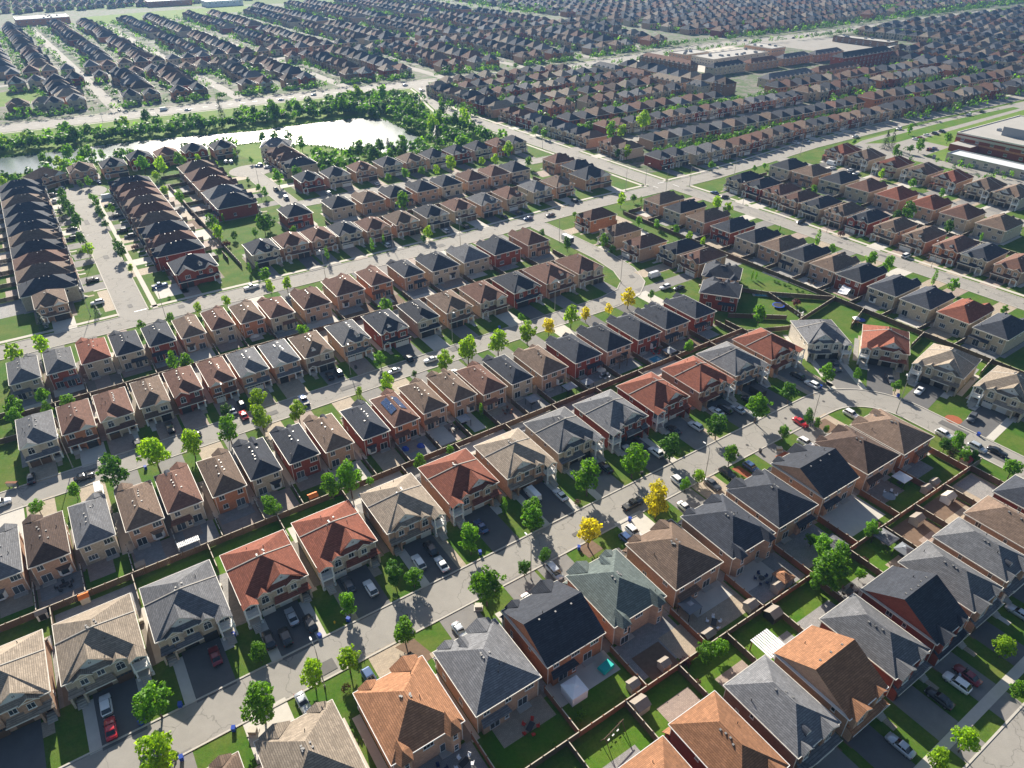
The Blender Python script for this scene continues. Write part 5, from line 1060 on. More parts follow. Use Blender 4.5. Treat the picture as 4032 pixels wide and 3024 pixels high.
# two box trailers
def trailer(u, v, deg, L, W, h, mat, desc, nm):
    root = empty(nm, P(u, v, .03), PR(deg)); b_ = MB(); b_.box(-L / 2, L / 2, -W / 2, W / 2, .5, h - .12); b_.box(-L / 2 + .06, L / 2 - .06, -W / 2 + .06, W / 2 - .06, h - .12, h); b_.obj('body', mat, root)
    for sy in (1, -1):
        w_ = put('wheel', TYRE, root, (-.3, sy * (W / 2 + .05), .33)); put('rim', RIM, w_)
    t_ = MB(); t_.tube((L / 2, 0, .5), (L / 2 + 1.1, 0, .5), .06); t_.obj('tow_bar', MT['dark'], root); d_ = MB(); d_.box(-L / 2 - .03, -L / 2 - .002, -W / 2 + .2, W / 2 - .2, .6, h - .3); d_.obj('rear_door', MT['bumper'], root); f_ = MB(); f_.box(-L / 2 + .05, L / 2 - .05, -W / 2 - .02, -W / 2 - .002, h * .62, h * .82); f_.obj('trim_band', MT['rim'], root)
    return tag(root, desc, 'trailer')
trailer(153.1, 103.2, 90, 4.4, 2.2, 2.5, MT['dark'], 'black box trailer with pale roof parked in a driveway by the bend', 'box_trailer'); trailer(179.6, 227.8, 90, 6, 2.3, 2.9, MT['canvas'], 'white camper trailer parked beside the curving street', 'camper_trailer')

# ------------------------------------------------------------------ street lamps
def lamp(u, v, deg, h=11.5):
    root = empty('street_lamp', P(u, v), PR(deg)); a = MB(); a.tube((0, 0, 0), (0, 0, h * .9), .11, .075, 8); a.obj('pole', MT['poleg'], root); b_ = MB(); b_.tube((0, 0, 0), (0, 0, .5), .2, .16, 8); b_.obj('base', MT['poleg'], root)
    c = MB(); pts = [(0, 0, h * .9), (.25, 0, h * .955), (.8, 0, h * .985), (1.7, 0, h)]
    for p, q in zip(pts, pts[1:]): c.tube(p, q, .055, .05, 6)
    c.obj('arm', MT['poleg'], root); d_ = MB(); d_.prism([(1.5, -.1), (1.65, -.16), (2.2, -.14), (2.35, 0), (2.2, .14), (1.65, .16), (1.5, .1)], h - .05, h + .1); d_.obj('lamp_head', MT['white'], root)
    later(root, 'tall grey street lamp', 'street lamp', 'street lamps', u, v)
for u, v, d in ((14.1, 84.1, 90), (59.5, 83.8, 90), (111.7, 84.5, 90), (153.8, 85, 90), (177.9, 75.3, 40), (-16.3, 179.5, 270), (23.1, 180.3, 270), (60.1, 180.9, 270), (95.9, 180.7, 270), (137.1, 179.8, 270), (171.3, 183.8, 300), (20.9, 250.9, 90), (-.8, 269.5, 270), (79.3, 250.4, 90), (139.2, 249.8, 90), (114, 262.9, 270), (176.6, 229.8, 0), (260.9, 252.1, 90), (276.9, 251.5, 90), (260.4, 266.8, 270), (246.2, 266, 270), (272.5, 309.3, 180), (258.3, 355.4, 0), (6.3, 321.4, 0), (5.7, 369, 0), (93, 378.3, 0), (278.4, 217.5, 180), (279.3, 171.3, 180), (280.8, 124.7, 180), (310.4, 251.3, 90), (370.8, 255.5, 90), (429.9, 259.5, 90), (131, 611.7, 270), (229.5, 604.6, 270), (48.1, 592.6, 90), (333.2, 593.4, 270)): lamp(u, v, d)

# ------------------------------------------------------------------ garden things
def hiproof(mb, w, d, z, h, m=0):
    a, b_ = w / 2, d / 2; e = max(0, a - b_) * .9; P_ = [(-a, -b_, z), (a, -b_, z), (a, b_, z), (-a, b_, z)]; A, B = (-e, 0, z + h), (e + .001, 0, z + h)
    mb.poly([P_[0], P_[1], B, A], m); mb.poly([P_[1], P_[2], B], m); mb.poly([P_[2], P_[3], A, B], m); mb.poly([P_[3], P_[0], A], m); mb.poly([(x, y, z - .06) for x, y, _ in reversed(P_)], m)
    for k in range(4): p, q = P_[k], P_[(k + 1) % 4]; mb.poly([p, (p[0], p[1], z - .1), (q[0], q[1], z - .1), q], m)
def gazebo(u, v, w, d, mat, desc, deg=0, walls=False, nm='gazebo'):
    root = empty(nm, P(u, v), PR(deg)); r_ = MB(); hiproof(r_, w, d, 2.35, .75); r_.obj('canopy', mat, root); t_ = MB(); hiproof(t_, w * .3, d * .3, 2.98, .3); t_.obj('vent_cap', mat, root)
    for sx in (-1, 1):
        for sy in (-1, 1): a = MB(); a.box(-.06, .06, -.06, .06, 0, 2.3); a.obj('leg', MT['dark'] if not walls else MT['white'], root, loc=(sx * (w / 2 - .2), sy * (d / 2 - .2), 0))
    if walls: a = MB(); a.box(-w / 2 + .1, w / 2 - .1, -d / 2 + .1, d / 2 - .1, .05, 2.24); a.obj('side_curtain', mat, root)
    else: a = MB(); a.box(-.8, .8, -.5, .5, .68, .74); a.tube((0, 0, 0), (0, 0, .68), .08); a.obj('table', MT['dark'], root)
    return tag(root, desc, 'gazebo')
gazebo(50.5, 57.5, 3.6, 3.6, MT['canvas'], 'white canvas party tent with closed sides behind the brick gabled house', walls=True, nm='party_tent')
gazebo(150.9, 57.6, 3.4, 3.4, MT['canvas'], 'white open party tent on a patio near the bend', nm='party_tent')
for k, (u, v, w, d, ds) in enumerate(((109.1, 135, 3.6, 3.2, 'second grey gazebo from the cul-de-sac side behind the middle row'), (96.6, 135.9, 3.4, 3.2, 'grey metal gazebo on a dark patio beside a cream shed'), (75.5, 138.7, 3.2, 3.2, 'grey metal gazebo beside tall cypress shrubs'), (114.9, 134, 3.2, 3, 'dark grey gazebo next to the beige umbrella'), (147.6, 133.5, 3.4, 3.2, 'grey gazebo beside the small swimming pool'), (80.5, 58.9, 3.6, 3.4, 'blue-grey gazebo on a wooden deck near stepping stones'), (129.3, 43.7, 3.4, 3.2, 'grey double gazebo behind the lower right houses'))): gazebo(u, v, w, d, MT['gaz'], ds)
for u, v, w, ds in ((129.4, 48.1, 4.0, 'shingled garden pavilion with hip roof and wooden bench'), (118.6, 53.3, 4.2, 'dark shingled pavilion half hidden by leafy trees'), (102, 53.5, 3.4, 'tan shingled pavilion roof beside the fence corner')): gazebo(u, v, w, w, ROOF['g' if w != 3.4 else 'o'], ds, nm='garden_pavilion')
def sail(u, v, ds):
    root = empty('shade_sail', P(u, v), PR(20)); a = MB(); n_ = 10
    g_ = [[(-5 + 10 * i / n_, -1.6 + 3.2 * j / 3, 2.6 + .28 * math.cos(i * 1.9) + .2 * abs(j - 1.5)) for j in range(4)] for i in range(n_ + 1)]
    for i in range(n_):
        for j in range(3): a.poly([g_[i][j], g_[i + 1][j], g_[i + 1][j + 1], g_[i][j + 1]])
    a.obj('canopy', MT['canvas'], root)
    for x, y in ((-4.9, -1.5), (4.9, -1.5), (-4.9, 1.5), (4.9, 1.5), (0, -1.5), (0, 1.5)): q = MB(); q.tube((0, 0, 0), (0, 0, 2.7), .05); q.obj('pole', MT['white'], root, loc=(x, y, 0))
    return tag(root, ds, 'canopy')
sail(230.3, 128.6, 'long white billowing canopy behind the dark red brick house')
def pergola(u, v, w, d, n_, mat, ds, deg=0, h=2.4, wide=.2):
    root = empty('pergola', P(u, v), PR(deg))
    for sx in (-1, 1):
        for sy in (-1, 1): a = MB(); a.box(-.08, .08, -.08, .08, 0, h); a.obj('post', MT['wood2'] if wide > .2 else mat, root, loc=(sx * (w / 2 - .2), sy * (d / 2 - .2), 0))
        b_ = MB(); b_.box(-w / 2, w / 2, -.06, .06, h, h + .16); b_.obj('beam', MT['wood2'] if wide > .2 else mat, root, loc=(0, sx * (d / 2 - .2), 0))
    sm = MB(); sm.box(-wide / 2, wide / 2, -d / 2 - .2, d / 2 + .2, h + .165, h + .23); me = sm.mesh('slat', [mat])
    for k in range(n_): put('slat', me, root, (-w / 2 + w * (k + .5) / n_, 0, .02 * (k % 2)))
    return tag(root, ds, 'pergola')
pergola(85.9, 44.2, 4.8, 4.4, 9, MT['canvas'], 'cedar pergola with broad white slats beside the orange-brown roof', 0, 2.5, .36); pergola(2, 132.7, 4.6, 1.3, 13, MT['white'], 'white lattice pergola against the garden fence'); pergola(131.4, 137.9, 3.4, 2.6, 9, MT['wood'], 'brown slatted pergola behind a pinkish brick house')
def shed(u, v, w, d, h, wm, rm, ds, deg=0):
    root = empty('garden_shed', P(u, v), PR(deg)); a = MB(); a.box(-w / 2, w / 2, -d / 2, d / 2, 0, h); 
    for sx in (-1, 1): a.poly([(sx * w / 2, -d / 2, h), (sx * w / 2, d / 2, h), (sx * w / 2, 0, h + d * .28)])
    a.obj('wall', wm, root); r_ = MB(); e = .14; slab(r_, [(-w / 2 - e, -d / 2 - e, h - .04), (w / 2 + e, -d / 2 - e, h - .04), (w / 2 + e, 0, h + d * .30), (-w / 2 - e, 0, h + d * .30)], .06); slab(r_, [(w / 2 + e, d / 2 + e, h - .04), (-w / 2 - e, d / 2 + e, h - .04), (-w / 2 - e, 0, h + d * .30), (w / 2 + e, 0, h + d * .30)], .06); r_.obj('roof', rm, root)
    q = MB(); q.box(-.6, .6, -d / 2 - .03, -d / 2 - .002, .05, 1.7); q.obj('door', MT['gdoor'] if wm is not MT['shedw'] else MT['stone'], root); return tag(root, ds, 'shed')
for u, v, w, d, wm, rm, ds in ((60, 52.6, 1.9, 1.7, 'shedw', 'shedr', 'beige plastic shed on a lawn beside the turquoise table'), (58.4, 49, 2.6, 2.4, 'shedw', 'shedr', 'tan shed with dark doors below the reddish fence'), (67.6, 52.6, 1.8, 1.7, 'shedw', 'shedr', 'beige plastic shed in the corner of the wide paved yard'), (93.3, 48.8, 2.6, 2.4, 'dark', 'shedr', 'dark timber shed on a concrete pad in the green yard'), (91.3, 52.7, 2.2, 2.0, 'shedw', 'shedr', 'cream shed beside the striped vegetable garden'), (99.6, 52.8, 2.2, 2.0, 'shedw', 'shedr', 'cream shed with small window beside toys'), (79, 52.5, 2.2, 1.6, 'wood', 'shedr', 'low brown shed by the grey sofas'), (141.6, 47.9, 2.6, 2.2, 'shedw', 'shedr', 'pale shed beside the white concrete path'), (-19.3, 130, 1.7, 1.5, 'shedw', 'orange', 'small shed with bright orange roof against the fence'), (-26.9, 130.4, 1.9, 1.5, 'white', 'shedr', 'white shed at the fence near the corner house'), (-8.1, 132.9, 1.8, 1.6, 'shedw', 'shedr', 'small beige shed by the curved patio'), (30.3, 132.7, 2.0, 1.7, 'wood3', 'orange', 'small shed with faded orange roof in the middle gardens'), (171.4, 52.7, 2.3, 2.0, 'shedw', 'redm', 'white shed with reddish roof near the bend street'), (153.3, 52.5, 1.9, 1.7, 'shedw', 'shedr', 'grey-beige shed beside its twin near the party tent'), (156.9, 52.6, 1.9, 1.7, 'shedw', 'shedr', 'grey-beige shed further from the party tent'), (154.6, 47.9, 2.8, 2.2, 'white', 'shedw', 'white metal shed behind the lower gardens')): shed(u, v, w, d, 1.75, MT[wm], MT[rm], ds)
def setting(u, v, cm, ds, deg=0, round_=False):
    root = empty('patio_set', P(u, v), PR(deg)); t_ = MB()
    if round_: t_.tube((0, 0, .68), (0, 0, .74), .65, .65, 14)
    else: t_.box(-.9, .9, -.5, .5, .68, .74)
    t_.tube((0, 0, 0), (0, 0, .68), .07); t_.obj('table', MT['dark'], root)
    c_ = MB(); c_.box(-.28, .28, -.28, .28, .38, .5); c_.box(-.28, .28, .22, .3, .5, 1.0); me = c_.mesh('chair', [cm]); 
    lg = MB()
    for x in (-.24, .24):
        for y in (-.24, .24): lg.box(x - .02, x + .02, y - .02, y + .02, 0, .38)
    lgm = lg.mesh('chair_legs', [MT['dark']])
    for k in range(5):
        a = k * 1.257 + .3; o = put('chair', me, root, (math.cos(a) * 1.5, math.sin(a) * 1.25, 0), a - math.pi / 2); put('chair_legs', lgm, o)
    return tag(root, ds, 'patio set')
for u, v, cm, ds in ((40.4, 56.7, 'redc', 'red cushioned patio set behind the grey-roofed house'), (27.9, 57.7, 'canvas', 'white and blue patio set behind the orange-brown roof'), (23.7, 58.4, 'navy', 'dark patio set close to the pale umbrella table'), (-22.4, 136.7, 'dark', 'black metal patio set behind the dark brown roofed house'), (99.1, 56.4, 'navy', 'navy sofa set on a grey paved yard with toys'), (82.5, 54.2, 'canvas', 'pale grey sofas on tan pavers'), (111.2, 44.1, 'wood', 'wooden garden set beneath the leafy trees'), (88.8, 137, 'wood2', 'red wooden patio set behind the brown roofs'), (72.3, 138.2, 'dark', 'dark patio set with screens behind pinkish brick house'), (145.7, 137.5, 'redc', 'bright red garden chairs beside the swimming pool'), (123, 135.5, 'canvas', 'white garden furniture by the beige umbrella'), (145.1, 56.5, 'canvas', 'blue and white loungers beside the party tent'), (204.9, 128.4, 'canvas', 'white garden chairs on the wide green lawn'), (230.4, 142.2, 'wood', 'wooden patio set behind the east row')): setting(u, v, MT[cm], ds, random.uniform(0, 90), cm in ('wood2', 'navy'))
def umbrella(u, v, mat, ds):
    root = empty('garden_umbrella', P(u, v), PR(0)); a = MB(); n_ = 8
    for k in range(n_): t0, t1 = 2 * math.pi * k / n_, 2 * math.pi * (k + 1) / n_; a.poly([(1.5 * math.cos(t0), 1.5 * math.sin(t0), 2.15), (1.5 * math.cos(t1), 1.5 * math.sin(t1), 2.15), (0, 0, 2.65)])
    a.obj('canopy', mat, root); b_ = MB(); b_.tube((0, 0, 0), (0, 0, 2.7), .03); b_.obj('pole', MT['dark'], root); return tag(root, ds, 'umbrella')
umbrella(122.6, 136.9, MT['shedw'], 'beige open umbrella behind a dark red brick house'); umbrella(142.3, 55.5, MT['gaz'], 'grey umbrella beside the party tent near the bend'); umbrella(42.3, 226.2 - 8.5, MT['shedw'], 'tan umbrella over a table behind the orange brick house')
# trampoline, pools, play frames
def ring(n_, r, z): return [(r * math.cos(2 * math.pi * k / n_), r * math.sin(2 * math.pi * k / n_), z) for k in range(n_)]
root = empty('trampoline', P(203.8, 136.5)); a = MB(); a.poly(ring(20, 1.8, .75)); a.obj('mat', MT['dark'], root); a = MB(); o_, i_ = ring(20, 2.15, .78), ring(20, 1.75, .79)
for k in range(20): a.poly([o_[k], o_[(k + 1) % 20], i_[(k + 1) % 20], i_[k]])
a.obj('rim', MT['blue'], root)
for k in range(6): q = MB(); q.tube((0, 0, 0), (0, 0, .75), .03); q.obj('leg', MT['dark'], root, loc=(2 * math.cos(k * 1.047), 2 * math.sin(k * 1.047), 0))
tag(root, 'round blue-rimmed trampoline on the lawn near the lap pool', 'trampoline')
def pool(uvs, ds, mat='poolw'):
    root = empty('swimming_pool', P(*uvs[0])); c = Vector((sum(q[0] for q in uvs) / len(uvs), sum(q[1] for q in uvs) / len(uvs))); b0 = P(*uvs[0]); a = MB(); a.poly([P(u, v, .03) - b0 for u, v in uvs]); a.obj('water', MT[mat], root); e = MB()
    out = [tuple(c + (Vector(q) - c) * (1 + .9 / (Vector(q) - c).length)) for q in uvs]
    for k in range(len(uvs)):
        j = (k + 1) % len(uvs); p = [P(*uvs[k], .08) - b0, P(*uvs[j], .08) - b0, P(*out[j], .08) - b0, P(*out[k], .08) - b0]; e.poly(p); e.poly([p[0], p[1], p[1] - Vector((0, 0, .08)), p[0] - Vector((0, 0, .08))]); e.poly([p[2], p[3], p[3] - Vector((0, 0, .08)), p[2] - Vector((0, 0, .08))])
    e.obj('coping', MT['conc'], root); return tag(root, ds, 'pool')
pool([(204.2, 146.9), (213.9, 138.6), (215.2, 140.2), (205.5, 148.5)], 'long narrow lap pool across the bright green garden'); pool(rect(141.2, 144.8, 133.3, 136), 'small dark blue pool beside red chairs'); pool(rect(100.5, 105.1, 476.5, 482.9), 'light blue pool by the pond houses'); 
sheet('pool_terrace', rect(140.1, 146.6, 132.2, 139.2), .024, MT['pav2'])
root = empty('swing_set', P(51.2, 47.7), PR(10)); 
for x in (-2.2, 2.2):
    for s in (-1, 1): a = MB(); a.tube((0, s * 1.0, 0), (0, 0, 2.2), .07); a.obj('leg', MT['wood'], root, loc=(x, 0, 0))
a = MB(); a.tube((-2.6, 0, 2.2), (2.6, 0, 2.2), .08); a.obj('beam', MT['wood'], root)
for x in (-1.2, 0, 1.2): a = MB(); a.box(-.25, .25, -.1, .1, .5, .55); a.tube((-.22, 0, .55), (-.22, 0, 2.2), .012, n=4); a.tube((.22, 0, .55), (.22, 0, 2.2), .012, n=4); a.obj('swing_seat', MT['white'], root, loc=(x, 0, 0))
tag(root, 'wooden swing set on the shaded lawn below the reddish fence', 'swing set')
root = empty('play_tower', P(214.4, 113.2)); 
for sx in (-1, 1):
    for sy in (-1, 1): a = MB(); a.box(-.06, .06, -.06, .06, 0, 2.4); a.obj('post', MT['wood2'], root, loc=(sx * .7, sy * .7, 0))
a = MB(); a.box(-.8, .8, -.8, .8, 1.1, 1.2); a.obj('deck', MT['wood2'], root); a = MB(); hiproof(a, 2, 2, 2.4, .8); a.obj('roof', MT['canvas'], root); a = MB(); slab(a, [(.8, -.3, 1.2), (.8, .3, 1.2), (2.9, .3, .12), (2.9, -.3, .12)], .06); a.obj('slide', MT['yel'], root)
tag(root, 'wooden play tower with white roof and yellow slide', 'play tower')
sheet('splash_mat', arc(219.1, 114.1, 1.6, 0, 340, 12), .03, MT['blue'])
root = empty('covered_table', P(58.7, 58.5), PR(8)); a = MB(); a.box(-1.3, 1.3, -.8, .8, .70, .8); a.poly([(-1.32, -.82, .8), (1.32, -.82, .8), (1.4, -.95, .25), (-1.4, -.95, .25)]); a.poly([(-1.32, .82, .8), (1.32, .82, .8), (1.4, .95, .25), (-1.4, .95, .25)]); a.poly([(1.32, -.82, .8), (1.32, .82, .8), (1.42, .95, .25), (1.42, -.95, .25)]); a.poly([(-1.32, -.82, .8), (-1.32, .82, .8), (-1.42, .95, .25), (-1.42, -.95, .25)]); a.obj('cloth', MT['teal'], root); a = MB()
for sx in (-1, 1):
    for sy in (-1, 1): a.box(sx * 1.1 - .05, sx * 1.1 + .05, sy * .6 - .05, sy * .6 + .05, 0, .7)
a.obj('leg_frame', MT['dark'], root); tag(root, 'table under a bright turquoise cloth on a paved yard', 'table')
for u, v, ds in ((57.3, 138, 'blue tarpaulin heap behind the house with solar panels'), (61.3, 136.9, 'smaller blue tarpaulin bundle behind the house with solar panels')):
    root = empty('tarpaulin', P(u, v)); a = MB(); leafr = random.Random(int(u)); n_ = 9; top = [(1.0 * math.cos(2 * math.pi * k / n_) * leafr.uniform(.5, .7), .8 * math.sin(2 * math.pi * k / n_) * leafr.uniform(.5, .7), leafr.uniform(.6, 1.0)) for k in range(n_)]; bot = [(x * 1.9, y * 1.9, 0) for x, y, z in top]
    for k in range(n_): j = (k + 1) % n_; a.poly([bot[k], bot[j], top[j], top[k]])
    a.poly(top); a.obj('sheet', MT['blue'], root); tag(root, ds, 'tarpaulin')
# wheelie bins, hydrant, utility boxes, mailboxes
_b = MB(); _b.box(-.3, .3, -.34, .34, .06, .95); BINB = _b.mesh('body', [MT['blue']]); _b = MB(); slab(_b, [(-.33, -.38, .97), (.33, -.38, .97), (.33, .38, 1.06), (-.33, .38, 1.06)], .05); BINL = _b.mesh('lid', [MT['blue']])
for u, v in ((-1.9, 84.9), (-8.5, 94.7), (17.3, 94.7), (-14.9, 95.1), (3.5, 104.3), (-10.5, 84.6), (23.4, 95.2), (73, 84.7), (88.2, 85.1), (54.3, 95.7), (132.8, 85), (185.8, 79.7), (186.2, 57.1), (171.5, 95.2), (147.5, 95.4), (-.9, 168.2), (62.8, 183.2), (113.4, 179.4), (85.8, 167.8), (101.6, 95.8)):
    root = empty('recycling_bin', P(u, v), PR(random.uniform(-40, 40))); b_ = put('body', BINB, root); l_ = put('lid', BINL, root)
    if int(u * 10) % 4 == 0: setmat(b_, 0, MT['dark']); setmat(l_, 0, MT['dark'])
    later(root, 'black bin' if int(u * 10) % 4 == 0 else 'blue recycling bin', 'bin', 'wheeled bins', u, v)
root = empty('fire_hydrant', P(20.9, 96.2)); a = MB(); a.tube((0, 0, 0), (0, 0, .6), .13, .12, 10); a.tube((0, 0, .6), (0, 0, .8), .15, .06, 10); a.obj('barrel', MT['yel'], root); a = MB(); a.tube((-.25, 0, .45), (.25, 0, .45), .07); a.tube((0, -.24, .45), (0, 0, .45), .08); a.obj('outlet', MT['yel'], root); tag(root, 'yellow fire hydrant on the front lawn beside a hedge', 'hydrant')
for u, v, ds in ((46.3, 83.4, 'green utility cabinet under a broad tree on the lower kerb'), (0.7, 82.6, 'green utility cabinet beside a tan paver strip'), (137.4, 82.7, 'green utility cabinet on a lawn near the bend')):
    root = empty('utility_cabinet', P(u, v)); a = MB(); a.box(-.65, .65, -.5, .5, .15, 1.0); a.obj('body', MT['shedr'], root); a = MB(); a.box(-.7, .7, -.55, .55, 1.0, 1.08); a.obj('lid', MT['shedw'], root); a = MB(); a.box(-.9, .9, -.75, .75, 0, .15); a.obj('plinth', MT['conc'], root); tag(root, ds, 'utility cabinet')
root = empty('mailbox_bank', P(-29.4, 179.2)); a = MB(); a.box(-1.3, 1.3, -.3, .3, .5, 1.6); a.obj('body', MT['rim'], root); a = MB(); a.box(-1.35, 1.35, -.4, .4, 1.6, 1.68); a.obj('roof', MT['wood2'], root)
for x in (-1, 0, 1): q = MB(); q.box(x - .08, x + .08, -.15, .15, 0, .5); q.obj('leg', MT['dark'], root)
tag(root, 'bank of mailboxes with brown top at the second street end', 'mailbox')
# mulch beds
for uvs, mt in (([(134.6, 81.7), (138.4, 81.6), (139.4, 78.3), (135.6, 77.8)], 'mulch'), ([(121.7, 84.6), (124.1, 84.4), (124.2, 79.3), (122.3, 78.3)], 'mulch'), (arc(188.1, 64.7, 2.2, 0, 330, 9), 'mulch'), ([(72.7, 85.3), (77.1, 85.3), (77.6, 81.8), (73.3, 81.4)], 'soil'), ([(28.3, 84.5), (32.1, 84.7), (33.8, 78.6), (31.4, 78.2)], 'soil'), ([(154.3, 84.8), (159.5, 84.9), (159.1, 79.2), (154.4, 78.7)], 'soil'), ([(64, 57.4), (70.8, 57.4), (70.9, 51.3), (64.1, 51.3)], 'soil'), ([(71.2, 57.9), (77.5, 57.9), (77.6, 51.4), (71.3, 51.3)], 'pav1')): sheet('planting_bed', uvs, .0245, MT[mt])
# a person in a pale blue shirt beside the white car
def person(u, v, deg, ds):
    root = empty('person', P(u, v, .03), PR(deg)); me = bpy.data.meshes.new('body'); V = [(0, 0, .95), (0, 0, 1.2), (0, .01, 1.42), (0, .01, 1.52), (0, -.02, 1.66), (.1, 0, .9), (.11, -.02, .48), (.12, 0, .06), (.12, -.13, .04), (-.1, 0, .9), (-.11, .02, .48), (-.12, .04, .06), (-.12, -.09, .04), (.19, .01, 1.40), (.25, 0, 1.12), (.24, -.14, .9), (-.19, .01, 1.40), (-.25, .02, 1.12), (-.23, -.1, .88)]
    E = [(0, 1), (1, 2), (2, 3), (3, 4), (0, 5), (5, 6), (6, 7), (7, 8), (0, 9), (9, 10), (10, 11), (11, 12), (2, 13), (13, 14), (14, 15), (2, 16), (16, 17), (17, 18)]; R_ = [.15, .14, .15, .06, .105, .09, .07, .05, .045, .09, .07, .05, .045, .065, .05, .04, .065, .05, .04]
    me.from_pydata(V, E, []); o = put('body', me, root); sk = o.modifiers.new('skin', 'SKIN')
    for k, x in enumerate(R_): me.skin_vertices[0].data[k].radius = (x, x)
    me.skin_vertices[0].data[0].use_root = True; sb = o.modifiers.new('sub', 'SUBSURF'); sb.levels = sb.render_levels = 1
    m, n, l, b_ = _new('clothed_figure'); tc = n.new('ShaderNodeTexCoord'); sp = n.new('ShaderNodeSeparateXYZ'); l.new(tc.outputs['Object'], sp.inputs[0]); cr = n.new('ShaderNodeValToRGB'); cr.color_ramp.interpolation = 'CONSTANT'; mp = n.new('ShaderNodeMath'); mp.operation = 'DIVIDE'; mp.inputs[1].default_value = 2; l.new(sp.outputs[2], mp.inputs[0]); l.new(mp.outputs[0], cr.inputs[0])
    els = cr.color_ramp.elements; els[0].color = (.03, .035, .06, 1); els[1].position = .47; els[1].color = (.5, .6, .8, 1); e = els.new(.735); e.color = (.45, .27, .19, 1); e = els.new(.84); e.color = (.02, .015, .01, 1); l.new(cr.outputs[0], b_.inputs['Base Color']); me.materials.append(m)
    return tag(root, ds, 'person')
person(110.2, 21.1, 60, 'person in pale blue shirt standing between white and dark red cars')
# ------------------------------------------------------------------ terraces, school, shops
def block(u0, u1, v0, v1, h, rk, wk, ds, floors=2, nm='townhouse_block'):
    """terrace; the long axis is taken from the footprint, gables along both long sides"""
    cu, cv = (u0 + u1) / 2, (v0 + v1) / 2; alongv = (v1 - v0) > (u1 - u0); L, Dp = (v1 - v0, u1 - u0) if alongv else (u1 - u0, v1 - v0)
    root = empty(nm, P(cu, cv), PR(-90 if alongv else 0)); w, r_, t_ = MB(), MB(), MB(); w.box(-L / 2, L / 2, -Dp / 2, Dp / 2, 0, h, bottom=False); hip(r_, -L / 2 - .4, L / 2 + .4, -Dp / 2 - .4, Dp / 2 + .4, h, .6)
    n_ = max(2, round(L / 6)); t_.box(-L / 2 - .45, L / 2 + .45, -Dp / 2 - .5, -Dp / 2 - .4, h - .2, h + .03); t_.box(-L / 2 - .45, L / 2 + .45, Dp / 2 + .4, Dp / 2 + .5, h - .2, h + .03)
    for k in range(n_):
        x = -L / 2 + L * (k + .5) / n_; tri = MB(); gable(r_, t_, tri, x, 3.2, -Dp / 2 - .7, -Dp / 2 - .4, h, .75, None); tri.obj('gable', WALL[wk] if k % 2 else MT['siding'], root)
        w.box(x - 1.4, x + 1.4, -Dp / 2 - .42, -Dp / 2, 0, h)
        for fz in range(floors):
            window(root, 'a' if fz == floors - 1 and k % 2 else 'm', x, -Dp / 2 - .42, .9 + fz * 2.8, 'f'); window(root, 'm', x, Dp / 2, .9 + fz * 2.8, 'r')
    for sx in (1, -1):
        for q in (-.25, .25): window(root, 'm', sx * L / 2, Dp * q, h - 2.0, 'R' if sx > 0 else 'L')
    w.obj('wall', WALL[wk], root); r_.obj('roof', ROOF[rk], root); t_.obj('eave_trim', MT['trim'], root); return tag(root, ds, 'townhouses', 'terraced house blocks')
block(444.4, 454.2, 506.4, 537.1, 6.5, 'g', 'y', 'grey-roofed terrace end-on beside the arterial road, farthest of its line'); block(444.4, 454.2, 469.6, 500.5, 6.5, 'q', 'p', 'dull red roofed terrace in the middle of its line'); block(446.8, 456.6, 429, 465.3, 6.5, 't', 'p', 'tan-roofed long terrace nearest of its line'); block(448.9, 458.8, 409.1, 424.7, 6.5, 'g', 'y', 'short grey-roofed terrace block beside tall tree'); block(461.8, 474.1, 396.1, 409, 8.6, 'd', 'd', 'square brown brick block with dark pyramid roof', 3)
block(503.8, 513.4, 474.3, 539.4, 8.4, 'q', 'd', 'long brown terrace behind the white plaza roofs', 3); block(518.4, 559.5, 460.2, 470.3, 6.5, 'k', 'y', 'slate-roofed terrace below the plaza roofs'); block(562.6, 601.4, 456.8, 466.9, 6.5, 'q', 'p', 'dull red terrace below the plaza roofs'); block(605.9, 645.6, 455.9, 465.9, 6.5, 'g', 'p', 'grey terrace left of the dark brick hall'); block(648.6, 691.4, 452.5, 462.4, 6.5, 'g', 'p', 'grey terrace right behind the dark brick hall'); block(513.4, 571.3, 396.4, 407.5, 6.5, 'g', 'y', 'pale grey long terrace behind the street row'); block(574.3, 630.8, 394.2, 405.1, 6.5, 'q', 'p', 'dull red long terrace behind the street row'); block(628.2, 705, 409.9, 422.3, 10.5, 'k', 'x', 'long dark red brick hall with black roof', 3)
